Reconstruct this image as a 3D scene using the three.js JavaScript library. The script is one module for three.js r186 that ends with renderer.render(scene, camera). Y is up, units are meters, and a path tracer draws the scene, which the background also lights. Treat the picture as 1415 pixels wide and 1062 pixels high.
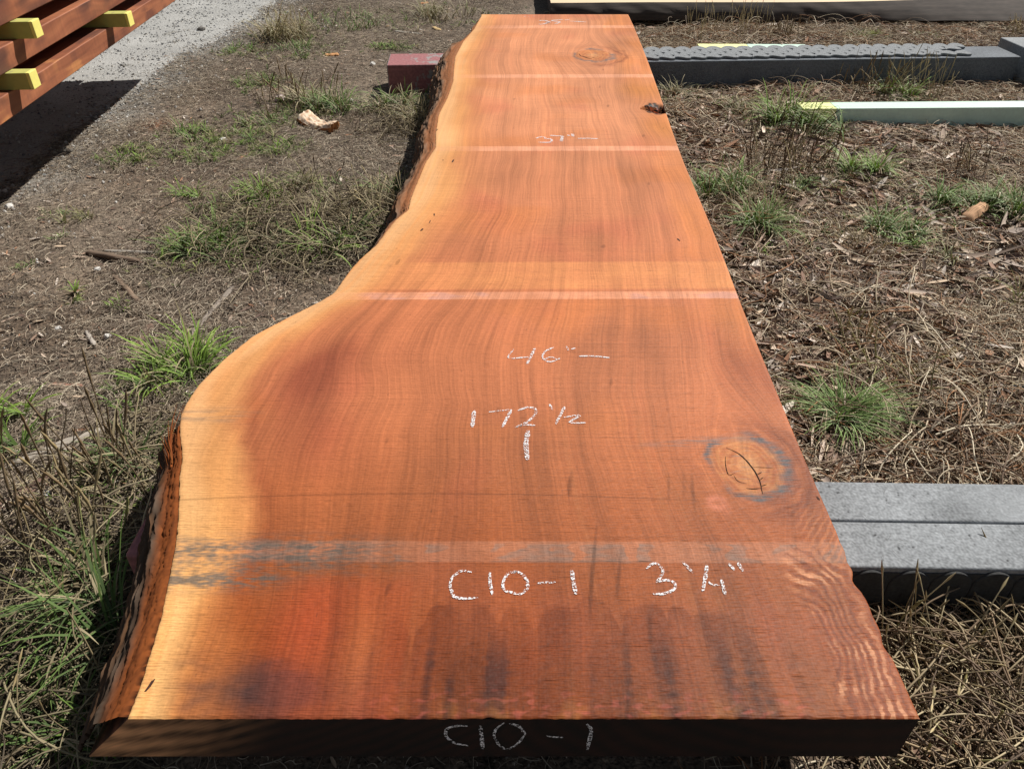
import * as THREE from 'three';
import { RoundedBoxGeometry } from 'three/addons/geometries/RoundedBoxGeometry.js';
import { mergeGeometries } from 'three/addons/utils/BufferGeometryUtils.js';

// ---------------------------------------------------------------- camera, sky, sun, exposure
const TOP = 0.25, EYE = 1.23, PITCH = 36.8 * Math.PI / 180, FPX = 1063, THICK = 0.1;
const scene = new THREE.Scene();
const camera = new THREE.PerspectiveCamera(2 * Math.atan(531 / FPX) * 180 / Math.PI, 1415 / 1062, 0.05, 600);
camera.position.set(0, EYE, 0);
camera.lookAt(0, EYE - Math.tan(PITCH), -1);
const SUN = new THREE.Vector3(0.66, 1, -0.55).normalize();
{ // a clear, slightly hazy sky as a computed panorama: pale at the horizon, deeper overhead, brighter round the sun
  const w = 512, h = 256, d = new Float32Array(w * h * 4);
  for (let y = 0; y < h; y++) for (let x = 0; x < w; x++) {
    const el = ((y + 0.5) / h - 0.5) * Math.PI, az = ((x + 0.5) / w - 0.5) * 2 * Math.PI, dir = new THREE.Vector3(Math.cos(az) * Math.cos(el), Math.sin(el), Math.sin(az) * Math.cos(el)), t = Math.pow(Math.max(0, dir.y), 0.55), g = Math.pow(Math.max(0, dir.dot(SUN)), 24), i = (y * w + x) * 4, k = 0.9;
    const low = [0.2, 0.205, 0.21], high = [0.075, 0.1, 0.135], ground = [0.075, 0.066, 0.056];
    for (let c = 0; c < 3; c++) d[i + c] = dir.y > 0 ? k * (low[c] + (high[c] - low[c]) * t + 0.25 * g) : k * (ground[c] + (low[c] - ground[c]) * Math.exp(dir.y * 30));
    d[i + 3] = 1;
  }
  const t = new THREE.DataTexture(d, w, h, THREE.RGBAFormat, THREE.FloatType); t.mapping = THREE.EquirectangularReflectionMapping; t.magFilter = THREE.LinearFilter; t.needsUpdate = true;
  scene.background = t; scene.environment = t;
}
const sun = new THREE.DirectionalLight(new THREE.Color(1, 0.955, 0.88), 4.4);
sun.position.copy(SUN).multiplyScalar(20).add(new THREE.Vector3(0, 0, -2.5));
sun.target.position.set(0, 0, -2.5);
sun.castShadow = true;
sun.shadow.mapSize.set(4096, 4096);
Object.assign(sun.shadow.camera, { left: -6, right: 6, top: 6, bottom: -6, near: 1, far: 50 });
scene.add(sun, sun.target);
const renderer = new THREE.WebGLRenderer({ antialias: true });
renderer.setSize(1024, 768);
renderer.shadowMap.enabled = true;
renderer.toneMapping = THREE.LinearToneMapping;
renderer.toneMappingExposure = 1.38;

// ---------------------------------------------------------------- helpers
function rng(seed) { let s = seed >>> 0; return () => { s = (s + 0x6d2b79f5) | 0; let t = Math.imul(s ^ (s >>> 15), 1 | s); t = (t + Math.imul(t ^ (t >>> 7), 61 | t)) ^ t; return ((t ^ (t >>> 14)) >>> 0) / 4294967296; }; }
const { clamp, lerp, smoothstep } = THREE.MathUtils;
const PERM = new Uint8Array(512), GX = new Float32Array(256), GY = new Float32Array(256);
{ const r = rng(11), p = [...Array(256).keys()]; for (let i = 255; i > 0; i--) { const j = Math.floor(r() * (i + 1)); [p[i], p[j]] = [p[j], p[i]]; } for (let i = 0; i < 512; i++) PERM[i] = p[i & 255]; for (let i = 0; i < 256; i++) { const a = r() * 6.2831853; GX[i] = Math.cos(a) * 1.45; GY[i] = Math.sin(a) * 1.45; } }
function noise(x, y) {                       // gradient noise, about -1 to 1
  const xi = Math.floor(x), yi = Math.floor(y), fx = x - xi, fy = y - yi, X = xi & 255, Y = yi & 255;
  const u = fx * fx * fx * (fx * (fx * 6 - 15) + 10), v = fy * fy * fy * (fy * (fy * 6 - 15) + 10);
  const a = PERM[PERM[X] + Y], b = PERM[PERM[X + 1] + Y], c = PERM[PERM[X] + Y + 1], d = PERM[PERM[X + 1] + Y + 1];
  const n0 = GX[a] * fx + GY[a] * fy, n1 = GX[b] * (fx - 1) + GY[b] * fy, n2 = GX[c] * fx + GY[c] * (fy - 1), n3 = GX[d] * (fx - 1) + GY[d] * (fy - 1);
  return n0 + u * (n1 - n0) + v * (n2 + u * (n3 - n2) - (n0 + u * (n1 - n0)));
}
const fbm = (x, y, o = 4) => { let s = 0, a = 0.5; for (let i = 0; i < o; i++) { s += a * noise(x, y); x = x * 2.03 + 17.1; y = y * 2.03 - 9.7; a *= 0.5; } return s; };
const ss = (x, a, b) => { const t = clamp((x - a) / (b - a), 0, 1); return t * t * (3 - 2 * t); };
const gauss = (d) => Math.exp(-d * d);
const toS = (v) => { v = v < 0 ? 0 : v > 1 ? 1 : v; return 255 * (v <= 0.0031308 ? 12.92 * v : 1.055 * Math.pow(v, 1 / 2.4) - 0.055); };
const LUT = new Uint8Array(4097); for (let i = 0; i <= 4096; i++) LUT[i] = Math.round(toS(i / 4096));
const enc = (v) => LUT[v <= 0 ? 0 : v >= 1 ? 4096 : (v * 4096) | 0];

// the point of the picture seen in direction (u, v), at height y of the world (positions were read off the photograph once)
const CP = Math.cos(PITCH), SP = Math.sin(PITCH);
function at(u, v, y = 0) {
  const a = (u - 707.5) / FPX, b = (v - 531) / FPX, up = -SP - b * CP, fw = CP - b * SP, t = (y - EYE) / up;
  return new THREE.Vector3(a * t, y, -fw * t);
}
const atZ = (u, v, z) => { const a = (u - 707.5) / FPX, b = (v - 531) / FPX, up = -SP - b * CP, fw = CP - b * SP, t = -z / fw; return new THREE.Vector3(a * t, EYE + up * t, z); };

const used = new Map();
function numbered(name) { const n = used.get(name) ?? 0; used.set(name, n + 1); return n ? `${name}_${String(n).padStart(3, '0')}` : name; }
function tag(o, label, category, group) { o.userData.label = label; o.userData.category = category; if (group) o.userData.group = group; return o; }
function thing(name, label, category, group, p = [0, 0, 0], turn = 0) {
  const o = new THREE.Group(); o.name = numbered(name); o.position.set(...p); o.rotation.y = turn; scene.add(o); return tag(o, label, category, group);
}
function mesh(name, geo, mat, parent = scene) {
  const m = new THREE.Mesh(geo, mat); m.name = parent === scene ? numbered(name) : name; m.castShadow = m.receiveShadow = true; parent.add(m); return m;
}
function dataTex(w, h, fill, srgb = true, repeat = true) {      // fill(x, y, out) with x, y from 0 to 1 gives linear values
  const d = new Uint8Array(w * h * 4), o = [0, 0, 0];
  for (let y = 0, i = 0; y < h; y++) for (let x = 0; x < w; x++, i += 4) {
    fill((x + 0.5) / w, (y + 0.5) / h, o);
    if (srgb) { d[i] = enc(o[0]); d[i + 1] = enc(o[1]); d[i + 2] = enc(o[2]); } else { d[i] = clamp(o[0], 0, 1) * 255; d[i + 1] = clamp(o[1], 0, 1) * 255; d[i + 2] = clamp(o[2], 0, 1) * 255; }
    d[i + 3] = 255;
  }
  const t = new THREE.DataTexture(d, w, h); t.magFilter = THREE.LinearFilter; t.minFilter = THREE.LinearMipmapLinearFilter; t.generateMipmaps = true; t.anisotropy = 8;
  if (repeat) t.wrapS = t.wrapT = THREE.RepeatWrapping;
  if (srgb) t.colorSpace = THREE.SRGBColorSpace;
  t.needsUpdate = true;
  return t;
}
const tile = (f, x, y, s) => {               // a field of period s made seamless by blending its copies
  const u = x / s, v = y / s, a = ss(u, 0.75, 1), b = ss(v, 0.75, 1);
  let r = f(x, y); if (a > 0) r = lerp(r, f(x - s, y), a);
  if (b > 0) { let q = f(x, y - s); if (a > 0) q = lerp(q, f(x - s, y - s), a); r = lerp(r, q, b); }
  return r;
};
function uvBox(g, axis = 0, du = 0, dv = 0) {   // uv in metres, u along the chosen long axis
  g = g.index ? g.toNonIndexed() : g;
  const p = g.attributes.position, n = g.attributes.normal, uv = new Float32Array(p.count * 2), c = [0, 0, 0], m = [0, 0, 0];
  for (let i = 0; i < p.count; i += 3) {
    m.fill(0);
    for (let k = 0; k < 3; k++) { m[0] += Math.abs(n.getX(i + k)); m[1] += Math.abs(n.getY(i + k)); m[2] += Math.abs(n.getZ(i + k)); }
    const d = m.indexOf(Math.max(...m)), rest = [0, 1, 2].filter((k) => k !== d), U = rest.includes(axis) ? axis : rest[0], V = rest.find((k) => k !== U);
    for (let k = 0; k < 3; k++) { c[0] = p.getX(i + k); c[1] = p.getY(i + k); c[2] = p.getZ(i + k); uv[(i + k) * 2] = c[U] + du; uv[(i + k) * 2 + 1] = c[V] + dv + d * 0.37; }
  }
  g.setAttribute('uv', new THREE.BufferAttribute(uv, 2));
  return g;
}
const rbox = (w, h, d, r = 0.004, axis = 0, du = 0, dv = 0) => uvBox(new RoundedBoxGeometry(w, h, d, 2, r), axis, du, dv);
class Geo {                                   // collects triangles with vertex colours
  constructor() { this.p = []; this.c = []; this.i = []; }
  v(x, y, z, c) { this.p.push(x, y, z); this.c.push(c[0], c[1], c[2]); return this.p.length / 3 - 1; }
  quad(a, b, c, d) { this.i.push(a, b, c, a, c, d); }
  build() { const g = new THREE.BufferGeometry(); g.setAttribute('position', new THREE.Float32BufferAttribute(this.p, 3)); g.setAttribute('color', new THREE.Float32BufferAttribute(this.c, 3)); g.setIndex(this.i); g.computeVertexNormals(); return g; }
}
const mixc = (a, b, t) => [lerp(a[0], b[0], t), lerp(a[1], b[1], t), lerp(a[2], b[2], t)];
const std = (o) => new THREE.MeshStandardMaterial({ roughness: 0.85, metalness: 0, ...o });

// ---------------------------------------------------------------- the ground
const near = (x, z) => 1 - ss(Math.hypot(x, z + 3), 6, 14);
function gh(x, z) {
  let h = 0.011 * noise(x * 1.1 + 3, z * 1.1) + 0.007 * noise(x * 3.7, z * 3.7 + 5) + 0.004 * noise(x * 11, z * 11);
  h += 0.0035 * Math.abs(noise(x * 26, z * 26)) + 0.0018 * noise(x * 60, z * 60);
  const rut = ss(x, -1.9, -1.5) * (1 - ss(x, -1.15, -0.9)) * ss(z, -3.6, -2.6);     // a wheel has pressed its tread into the bare dirt
  h += rut * (-0.006 + 0.004 * Math.sin(z * 46 + Math.sin(x * 9) * 2));
  h += 0.012 * ss(x, 0.6, 1.4) * (0.5 + 0.5 * noise(x * 2.2, z * 2.2));
  return h * near(x, z);
}
const gravelEdge = (z) => -2.03 + 0.22 * ss(-z, 4.3, 6.6) + 0.05 * noise(z * 2.1, 4) + 0.03 * noise(z * 7, 9) - 0.12 * ss(z, -3.2, -2.6);
const DIRT = dataTex(2048, 2048, (u, v, o) => {
  const S = 2.2, x = u * S, y = v * S;
  const a = tile((p, q) => fbm(p * 3, q * 3, 3), x, y, S), b = tile((p, q) => noise(p * 38, q * 38), x, y, S), c = tile((p, q) => noise(p * 150, q * 150 + 4), x, y, S), d = tile((p, q) => noise(p * 34 + q * 15, q * 160 - p * 70), x, y, S), e = tile((p, q) => noise(p * 170 - q * 70, q * 40 + p * 18), x, y, S);
  let k = 0.6 + 0.36 * a + 0.3 * b + 0.42 * c;
  const fibre = ss(d, 0.42, 0.75) * 0.55 + ss(e, 0.42, 0.75) * 0.55, pit = ss(-c, 0.35, 0.8);
  k *= 1 - 0.5 * pit;
  o[0] = 0.25 * k + 0.28 * fibre; o[1] = 0.197 * k + 0.23 * fibre; o[2] = 0.148 * k + 0.16 * fibre;
});
const DIRT_BUMP = dataTex(1024, 1024, (u, v, o) => { const S = 1.1, x = u * S, y = v * S; o[0] = 0.5 + tile((p, q) => 0.25 * noise(p * 40, q * 40) + 0.2 * noise(p * 110, q * 110) + 0.15 * noise(p * 260, q * 260), x, y, S); o[1] = o[2] = o[0]; }, false);
DIRT_BUMP.repeat.set(2, 2);
{
  const grow = (from, to, step, far) => { const a = []; for (let x = from; x < to; x += step) a.push(x); a.push(to); let s = step; for (let x = to; x < far;) { s *= 1.5; x += s; a.push(x); } s = step; for (let x = from; x > -far;) { s *= 1.5; x -= s; a.unshift(x); } return a; };
  const X = grow(-3.6, 4.2, 0.022, 260), Z = grow(-7.6, 0.4, 0.022, 260), W = X.length;
  const p = [], c = [], uv = [], idx = [];
  for (const z of Z) for (const x of X) {
    p.push(x, gh(x, z), z); uv.push(x / 2.2, z / 2.2);
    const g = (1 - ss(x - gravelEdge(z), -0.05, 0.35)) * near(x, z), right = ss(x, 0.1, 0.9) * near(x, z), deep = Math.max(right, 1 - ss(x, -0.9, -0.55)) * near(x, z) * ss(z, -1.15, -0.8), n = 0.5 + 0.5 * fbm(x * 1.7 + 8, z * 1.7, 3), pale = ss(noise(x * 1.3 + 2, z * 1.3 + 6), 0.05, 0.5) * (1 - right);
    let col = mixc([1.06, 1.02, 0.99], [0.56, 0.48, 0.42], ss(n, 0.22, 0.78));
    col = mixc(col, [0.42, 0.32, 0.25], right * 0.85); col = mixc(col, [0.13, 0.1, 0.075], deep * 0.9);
    col = mixc(col, [1.0, 1.0, 1.02], pale * 0.5);
    col = mixc(col, [1.35, 1.62, 1.95], g);
    const rust = gauss(Math.hypot(x - 0.92, z + 1.62) / 0.35) + gauss(Math.hypot(x - 1.35, z + 2.55) / 0.2) * 0.8 + 0.8 * gauss(Math.hypot(x + 1.74, z + 3.75) / 0.07);
    col = mixc(col, [1.7, 0.85, 0.45], clamp(rust, 0, 1) * 0.8);
    c.push(...col);
  }
  for (let j = 0; j < Z.length - 1; j++) for (let i = 0; i < W - 1; i++) { const a = j * W + i; idx.push(a, a + W, a + 1, a + 1, a + W, a + W + 1); }
  const g = new THREE.BufferGeometry();
  g.setAttribute('position', new THREE.Float32BufferAttribute(p, 3)); g.setAttribute('color', new THREE.Float32BufferAttribute(c, 3)); g.setAttribute('uv', new THREE.Float32BufferAttribute(uv, 2)); g.setIndex(idx); g.computeVertexNormals();
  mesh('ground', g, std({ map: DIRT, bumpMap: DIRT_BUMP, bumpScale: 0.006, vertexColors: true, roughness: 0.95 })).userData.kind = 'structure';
}
{
  const GRAVEL = dataTex(1024, 1024, (u, v, o) => {
    const S = 1.2, x = u * S, y = v * S, a = tile((p, q) => noise(p * 55, q * 55), x, y, S), b = tile((p, q) => noise(p * 140, q * 140), x, y, S), c = tile((p, q) => fbm(p * 4, q * 4, 3), x, y, S);
    const k = 0.37 + 0.05 * a + 0.09 * b + 0.1 * c - 0.1 * ss(-a - b * 0.5, 0.4, 0.9);
    o[0] = k * 1.0; o[1] = k * 0.985; o[2] = k * 0.945;
  });
  const p = [], uv = [], idx = [], Z = []; for (let z = 0.4; z > -7.6; z -= 0.03) Z.push(z); for (let z = -7.6, s = 0.05; z > -60; s *= 1.4) Z.push(z -= s);
  const T = [0, 0.008, 0.02, 0.04, 0.06, 0.08, 0.1, 0.12, 0.15, 0.18, 0.22, 0.27, 0.35, 0.5, 0.7, 1];
  for (const z of Z) for (const t of T) { const x = gravelEdge(z) - 0.02 - t * 9 + 0.02 * noise(z * 30, t); p.push(x, gh(x, z) + (t ? 0.004 : -0.004), z); uv.push(x / 1.2, z / 1.2); }
  for (let j = 0; j < Z.length - 1; j++) for (let i = 0; i < T.length - 1; i++) { const a = j * T.length + i; idx.push(a, a + 1, a + T.length, a + 1, a + T.length + 1, a + T.length); }
  const g = new THREE.BufferGeometry(); g.setAttribute('position', new THREE.Float32BufferAttribute(p, 3)); g.setAttribute('uv', new THREE.Float32BufferAttribute(uv, 2)); g.setIndex(idx); g.computeVertexNormals();
  mesh('gravel_road', g, std({ map: GRAVEL, bumpMap: DIRT_BUMP, bumpScale: 0.008, roughness: 0.95 })).userData.kind = 'structure';
}

// ---------------------------------------------------------------- the slab: outline
const L_PX = [[665, 22], [655, 40], [640, 57], [629, 78], [627, 95], [626, 112], [618, 135], [606, 158], [602, 185], [602, 203], [588, 224], [575, 255], [567, 275], [564, 290], [548, 302], [535, 318], [520, 338], [500, 355], [486, 370], [470, 392], [462, 404],
  [440, 417], [400, 437], [350, 463], [310, 495], [275, 530], [258, 555], [249, 575], [248, 595], [251, 620], [252, 632], [248, 655], [247, 690], [246, 720], [242, 755], [237, 780], [229, 820], [222, 855], [211, 890], [196, 940], [187, 965], [175, 993]];
const R_PX = [[868, 18], [887, 62], [905, 110], [915, 140], [935, 197], [953, 248], [983, 306], [1020, 413], [1052, 490], [1087, 571], [1125, 665], [1165, 765], [1200, 835], [1240, 915], [1272, 990]];
const NEAR_Z = -0.56, FAR_Z = -4.99;
const curve = (pts) => { const a = pts.map(([u, v]) => at(u, v, TOP)).sort((p, q) => p.z - q.z); return (z) => { if (z <= a[0].z) return a[0].x; let i = 1; while (i < a.length - 1 && a[i].z < z) i++; const p = a[i - 1], q = a[i]; return lerp(p.x, q.x, clamp((z - p.z) / (q.z - p.z), 0, 1.2)); }; };
const Lraw = curve(L_PX), Rraw = curve(R_PX);
const smooth = (f, w) => (z) => { let s = 0; for (let k = -4; k <= 4; k++) s += f(clamp(z + k * w / 4, FAR_Z, NEAR_Z)); return s / 9; };
const Ledge = (() => { const f = smooth(Lraw, 0.012); return (z) => f(z) + 0.0012 * noise(z * 60, 3) + 0.001 * noise(z * 160, 8); })();
const Redge = (() => { const f = smooth(Rraw, 0.3); return (z) => {
  let x = f(z) + 0.0005 * noise(z * 120, 1);
  const chip = ss(z, -0.9, -0.86) * (1 - ss(z, -0.66, -0.6)); x -= chip * 0.006 * Math.max(0, noise(z * 26, 7) + 0.15) + 0.008 * gauss((z + 0.79) / 0.016) * ss(z, -0.83, -0.79);
  return x; }; })();
const LS = smooth(Lraw, 0.5), LM = smooth(Lraw, 0.12);

// distance to the live edge on a coarse grid
const DX0 = -0.74, DZ0 = -5.05, DNX = 100, DNZ = 300, DSX = 1.5 / (DNX - 1), DSZ = 4.55 / (DNZ - 1), DG = new Float32Array(DNX * DNZ);
{
  const pts = []; for (let z = -5.1; z < -0.3; z += 0.02) pts.push([LM(clamp(z, FAR_Z, NEAR_Z)), z]);
  for (let j = 0; j < DNZ; j++) for (let i = 0; i < DNX; i++) { const x = DX0 + i * DSX, z = DZ0 + j * DSZ; let m = 9; for (const [a, b] of pts) { const d = (a - x) ** 2 + (b - z) ** 2; if (d < m) m = d; } DG[j * DNX + i] = Math.sqrt(m); }
}
function edgeDist(x, z) { const u = clamp((x - DX0) / DSX, 0, DNX - 1.001), v = clamp((z - DZ0) / DSZ, 0, DNZ - 1.001), i = u | 0, j = v | 0, a = u - i, b = v - j, k = j * DNX + i; return lerp(lerp(DG[k], DG[k + 1], a), lerp(DG[k + DNX], DG[k + DNX + 1], a), b); }
const steps = (pairs) => (z) => { if (z <= pairs[0][0]) return pairs[0][1]; for (let i = 1; i < pairs.length; i++) if (z < pairs[i][0]) return lerp(pairs[i - 1][1], pairs[i][1], ss(z, pairs[i - 1][0], pairs[i][0])); return pairs[pairs.length - 1][1]; };
const sapW = steps([[-4.9, 0.11], [-4.3, 0.12], [-3.5, 0.14], [-2.8, 0.17], [-2.2, 0.19], [-1.8, 0.16], [-1.6, 0.11], [-1.35, 0.125], [-1.22, 0.15], [-0.95, 0.16], [-0.75, 0.11], [-0.56, 0.12]]);
const KNOTS = [{ x: 0.441, z: -1.06, a: 0.07, b: 0.086, r: 0.35 }, { x: 0.405, z: -4.042, a: 0.096, b: 0.12, r: 0.2 }, { x: 0.585, z: -3.19, a: 0.05, b: 0.035, r: 0 }];
const ARCH = [[548, 22, 850], [616, 32, 832], [664, 22, 829], [712, 25, 836], [770, 30, 832], [816, 32, 826], [889, 32, 829], [935, 24, 838], [985, 34, 834]].map(([u, w, v]) => { const p = at(u, v, TOP); return [p.x, at(u + w, v, TOP).x - p.x, p.z]; });
const BANDS = [[-4.661, 0.04, 0.8], [-3.667, 0.03, 0.95], [-2.729, 0.026, 0.95], [-1.789, 0.08, 0.55], [-1.684, 0.02, 0.75], [-0.85, 0.0245, 0.7]];
const SAP = [0.58, 0.285, 0.115], SAPB = [0.7, 0.43, 0.22], HFAR = [0.54, 0.24, 0.125], HMID = [0.45, 0.165, 0.076], HNEAR = [0.31, 0.078, 0.02], DARK = [0.2, 0.048, 0.02];
const W = { c: [0, 0, 0], h: 0 };
function wood(x, z, out) {
  const D = edgeDist(x, z), L = LM(clamp(z, FAR_Z, NEAR_Z));
  const wob = 0.016 * noise(x * 2.4 + 5, z * 2.6) + 0.0045 * noise(x * 9, z * 9 + 3);
  // ring coordinate: follows the live edge near it and the straight edge far from it
  const infl = Math.exp(-D / 0.42);
  let r = x - (L + 0.36) * infl * 0.95 - (LS(clamp(z, FAR_Z, NEAR_Z)) + 0.36) * 0.12 + wob;
  let kn = 0, ring = 0, kd = 9;
  for (const k of KNOTS) {
    const dx = x - k.x, dz = z - k.z, e = Math.exp(-(dx * dx) / (k.a * k.a * 4.5) - (dz * dz) / (k.b * k.b * 5));
    r -= k.a * 0.9 * Math.tanh(dx / (k.a * 0.5)) * e; kn = Math.max(kn, e);
    const q = Math.hypot(dx / k.a, dz / k.b) * (1 + 0.1 * noise(dx * 22 + k.z, dz * 22)); if (q < kd) { kd = q; ring = k; }
  }
  const fine = noise(r * 210, z * 2.2) * 0.5 + noise(r * 420 + 7, z * 5) * 0.45 + noise(r * 700 + 3, z * 11) * 0.3, mid = noise(r * 62, z * 0.9 + 4), broad = noise(r * 17 + 3, z * 0.5), blot = fbm(x * 3.2 + 1, z * 2.2 + 9, 3);
  const tf = ss(z, -3.4, -1.5), tn = ss(z, -1.35, -0.62);
  let c = mixc(mixc(HFAR, HMID, tf), HNEAR, tn * clamp(0.75 + 0.6 * blot, 0, 1));
  let k = 1 + 0.22 * fine + 0.12 * mid + 0.15 * broad + 0.26 * blot + 0.22 * fbm(r * 9 + 2, z * 1.7, 3);
  const dark = ss(mid + broad * 0.7, 0.38, 0.95) * (0.35 + 0.2 * tn);
  c = mixc(c, DARK, dark * 0.55);
  const light = ss(-mid + 0.6 * broad, 0.35, 0.9); c = mixc(c, [0.6, 0.24, 0.11], light * 0.22);
  c = mixc(c, [0.5, 0.175, 0.05], 0.36 * ss(fbm(x * 2.1 + 20, z * 3 + 2, 3), 0.08, 0.45));       // orange glow patches
  c = mixc(c, [0.45, 0.13, 0.075], 0.4 * ss(fbm(x * 2.6 - 7, z * 2.1 + 31, 3), 0.08, 0.4));      // pinkish patches
  { // deep tone inside the bulge and along the right side by the knot, ochre glow near the cut edge
    const n2 = fbm(r * 7 + 4, z * 2.4, 3), bd = ss(D, 0.12, 0.2) * (1 - ss(D, 0.24, 0.42)) * ss(z, -1.62, -1.4) * (1 - ss(z, -1.22, -0.95)), rd = ss(x, 0.36, 0.5) * ss(z, -1.6, -1.35) * (1 - ss(z, -0.98, -0.85)), br = ss(x, 0.02, 0.2) * (1 - ss(x, 0.3, 0.42)) * ss(z, -1.75, -1.5) * (1 - ss(z, -1.3, -1.1));
    c = mixc(c, [0.25, 0.066, 0.036], clamp(bd * (0.55 + 0.9 * n2), 0, 0.75)); c = mixc(c, [0.27, 0.08, 0.035], clamp(rd * (0.4 + 1.2 * n2), 0, 0.7)); c = mixc(c, [0.3, 0.115, 0.055], clamp(br * (0.35 + 1.2 * n2), 0, 0.6));
    c = mixc(c, [0.5, 0.19, 0.055], clamp(ss(x, 0.44, 0.56) * (1 - ss(z, -1.7, -1.3)) * (0.4 + 0.9 * n2), 0, 0.6));
  }
  // sapwood along the live edge
  const sw = sapW(z) * 0.86 * (1 + 0.22 * noise(z * 3.2, 1.5)) + 0.012 * fbm(x * 9, z * 5, 2) + 0.006 * noise(z * 30, x * 30), soft = lerp(0.095, 0.026, ss(z, -1.95, -1.35)) * (1 + 2.6 * ss(z, -0.82, -0.62)) * (1 + 0.3 * noise(z * 5, 8));
  const sap = 1 - ss(D, sw - soft, sw + soft), line = gauss((D - sw - 0.018) / 0.02) * ss(z, -1.5, -1.3) * (1 - ss(z, -0.9, -0.7));
  let s = mixc(SAP, SAPB, clamp(ss(z, -0.8, -0.58) * 0.8 + 0.35 * ss(noise(z * 2.3, D * 9 + 3), 0, 0.7), 0, 1) * (1 - ss(D, sw * 0.4, sw)));
  s = mixc(s, [0.68, 0.41, 0.21], 0.65 * (1 - ss(D + 0.02 * noise(z * 7, x * 9), sw * 0.1, sw * 0.55))); s = mixc(s, [0.48, 0.2, 0.085], 0.8 * ss(D + 0.03 * noise(z * 4, x * 14), sw * 0.5, sw * 1.05));
  s = mixc(s, [0.6, 0.27, 0.1], 0.5 * ss(mid + 0.5 * fbm(x * 6, z * 4, 2), 0.1, 0.8));
  c = mixc(c, [0.25, 0.06, 0.032], line * 0.3 * (0.6 + noise(z * 8, 4)));
  c = mixc(c, s, sap); k = lerp(k, 1 + 0.11 * fine + 0.09 * mid + 0.22 * blot, sap);
  k *= 1 - 0.32 * tn * (1 - sap); c[2] *= 1 - 0.15 * tn;
  // a paler wavy set of growth lines in the far half
  const wave = noise(r * 95 + 2 * noise(z * 2.6, 3), z * 0.8 + 11); k *= 1 - 0.07 * ss(wave, 0.25, 0.75) * (1 - sap) * (1 - tn);
  // knots
  if (kd < 2.2 && ring.r > 0) {
    const a = Math.atan2((z - ring.z) / ring.b, (x - ring.x) / ring.a), inn = 1 - ss(kd, 0.86, 1.0), rings = Math.sin(kd * 34 + 2.8 * noise(a * 1.2 + 4, kd * 3)) + 0.8 * noise(x * 50, z * 130);
    c = mixc(c, mixc([0.38, 0.13, 0.05], [0.5, 0.22, 0.085], clamp(0.5 + 0.28 * rings + 0.9 * fbm(x * 24, z * 30, 3), 0, 1)), inn * 0.85);
    c = mixc(c, [0.56, 0.3, 0.14], inn * (1 - ss(kd, 0.05, 0.5)) * 0.6);
    const streak = 0.5 + 0.9 * noise(x * 16, z * 420);
    const grey = gauss((kd - 1.0 - 0.06 * noise(a * 3, 2)) / (0.13 + 0.05 * Math.cos(a))) * ss(noise(a * 1.15 + ring.r * 9, 6.3), -0.5, 0.0) * clamp(streak + 0.55, 0.25, 1);
    c = mixc(c, [0.105, 0.115, 0.125], clamp(grey * (0.75 + 0.8 * noise(x * 13 + 5, z * 240) + 0.4 * noise(a * 7, kd * 4)), 0, 0.92)); c = mixc(c, [0.16, 0.045, 0.022], gauss((kd - 1.5) / 0.3) * (0.12 + 0.5 * ss(Math.cos(a - 0.3), -0.2, 0.8)) * (0.5 + 0.5 * ss(noise(kd * 9, a * 1.5), -0.3, 0.3)));
    c = mixc(c, [0.6, 0.22, 0.09], gauss((kd - 1.3) / 0.12) * 0.3 * ss(noise(a * 2, kd * 3), -0.3, 0.3));
    c = mixc(c, [0.17, 0.15, 0.15], inn * ss(noise(x * 30 + 3, z * 160), 0.35, 0.7) * (1 - ss(kd, 0.2, 0.75)) * 0.7);
    
  }
  const hole = KNOTS[2], hd = Math.hypot((x - hole.x) / 0.046, (z - hole.z) / 0.075) * (1 + 0.2 * noise(x * 45, z * 30));
  if (hd < 1.5) { c = mixc(c, [0.012, 0.011, 0.011], (1 - ss(hd, 0.85, 1.12)) * (0.55 + 0.45 * ss(noise(x * 90, z * 60), -0.3, 0.1))); c = mixc(c, [0.3, 0.07, 0.03], (1 - ss(hd, 0.5, 0.8)) * ss(noise(x * 60 + 9, z * 50), -0.1, 0.4) * 0.9); }
  c = mixc(c, [0.5, 0.2, 0.045], 0.6 * gauss(Math.hypot((x - 0.56) / 0.09, (z + 3.45) / 0.1)) + 0.5 * gauss(Math.hypot((x - 0.57) / 0.07, (z + 2.93) / 0.12)));
  // bands where the mill's feet rested: paler, dusty, with blotches
  for (let i = 0; i < BANDS.length; i++) {
    const [bz, w, s2] = BANDS[i], zz = bz + 0.012 * (x - 0.1) * (i < 5 ? -0.6 : 0.3) + 0.001 * noise(x * 30, i);
    const e = 1 - ss(Math.abs(z - zz), w * 0.82, w); if (e <= 0) continue;
    const bl = fbm(x * 9 + i * 5, z * 14, 3), gr = fbm(x * 24 + i * 3, z * 60, 2);
    c = mixc(c, i === 3 ? [0.68, 0.31, 0.12] : i === 5 ? [0.52, 0.24, 0.145] : [0.7, 0.35, 0.22], e * s2 * (0.72 + 0.5 * bl) * (1 - 0.75 * sap));
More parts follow.
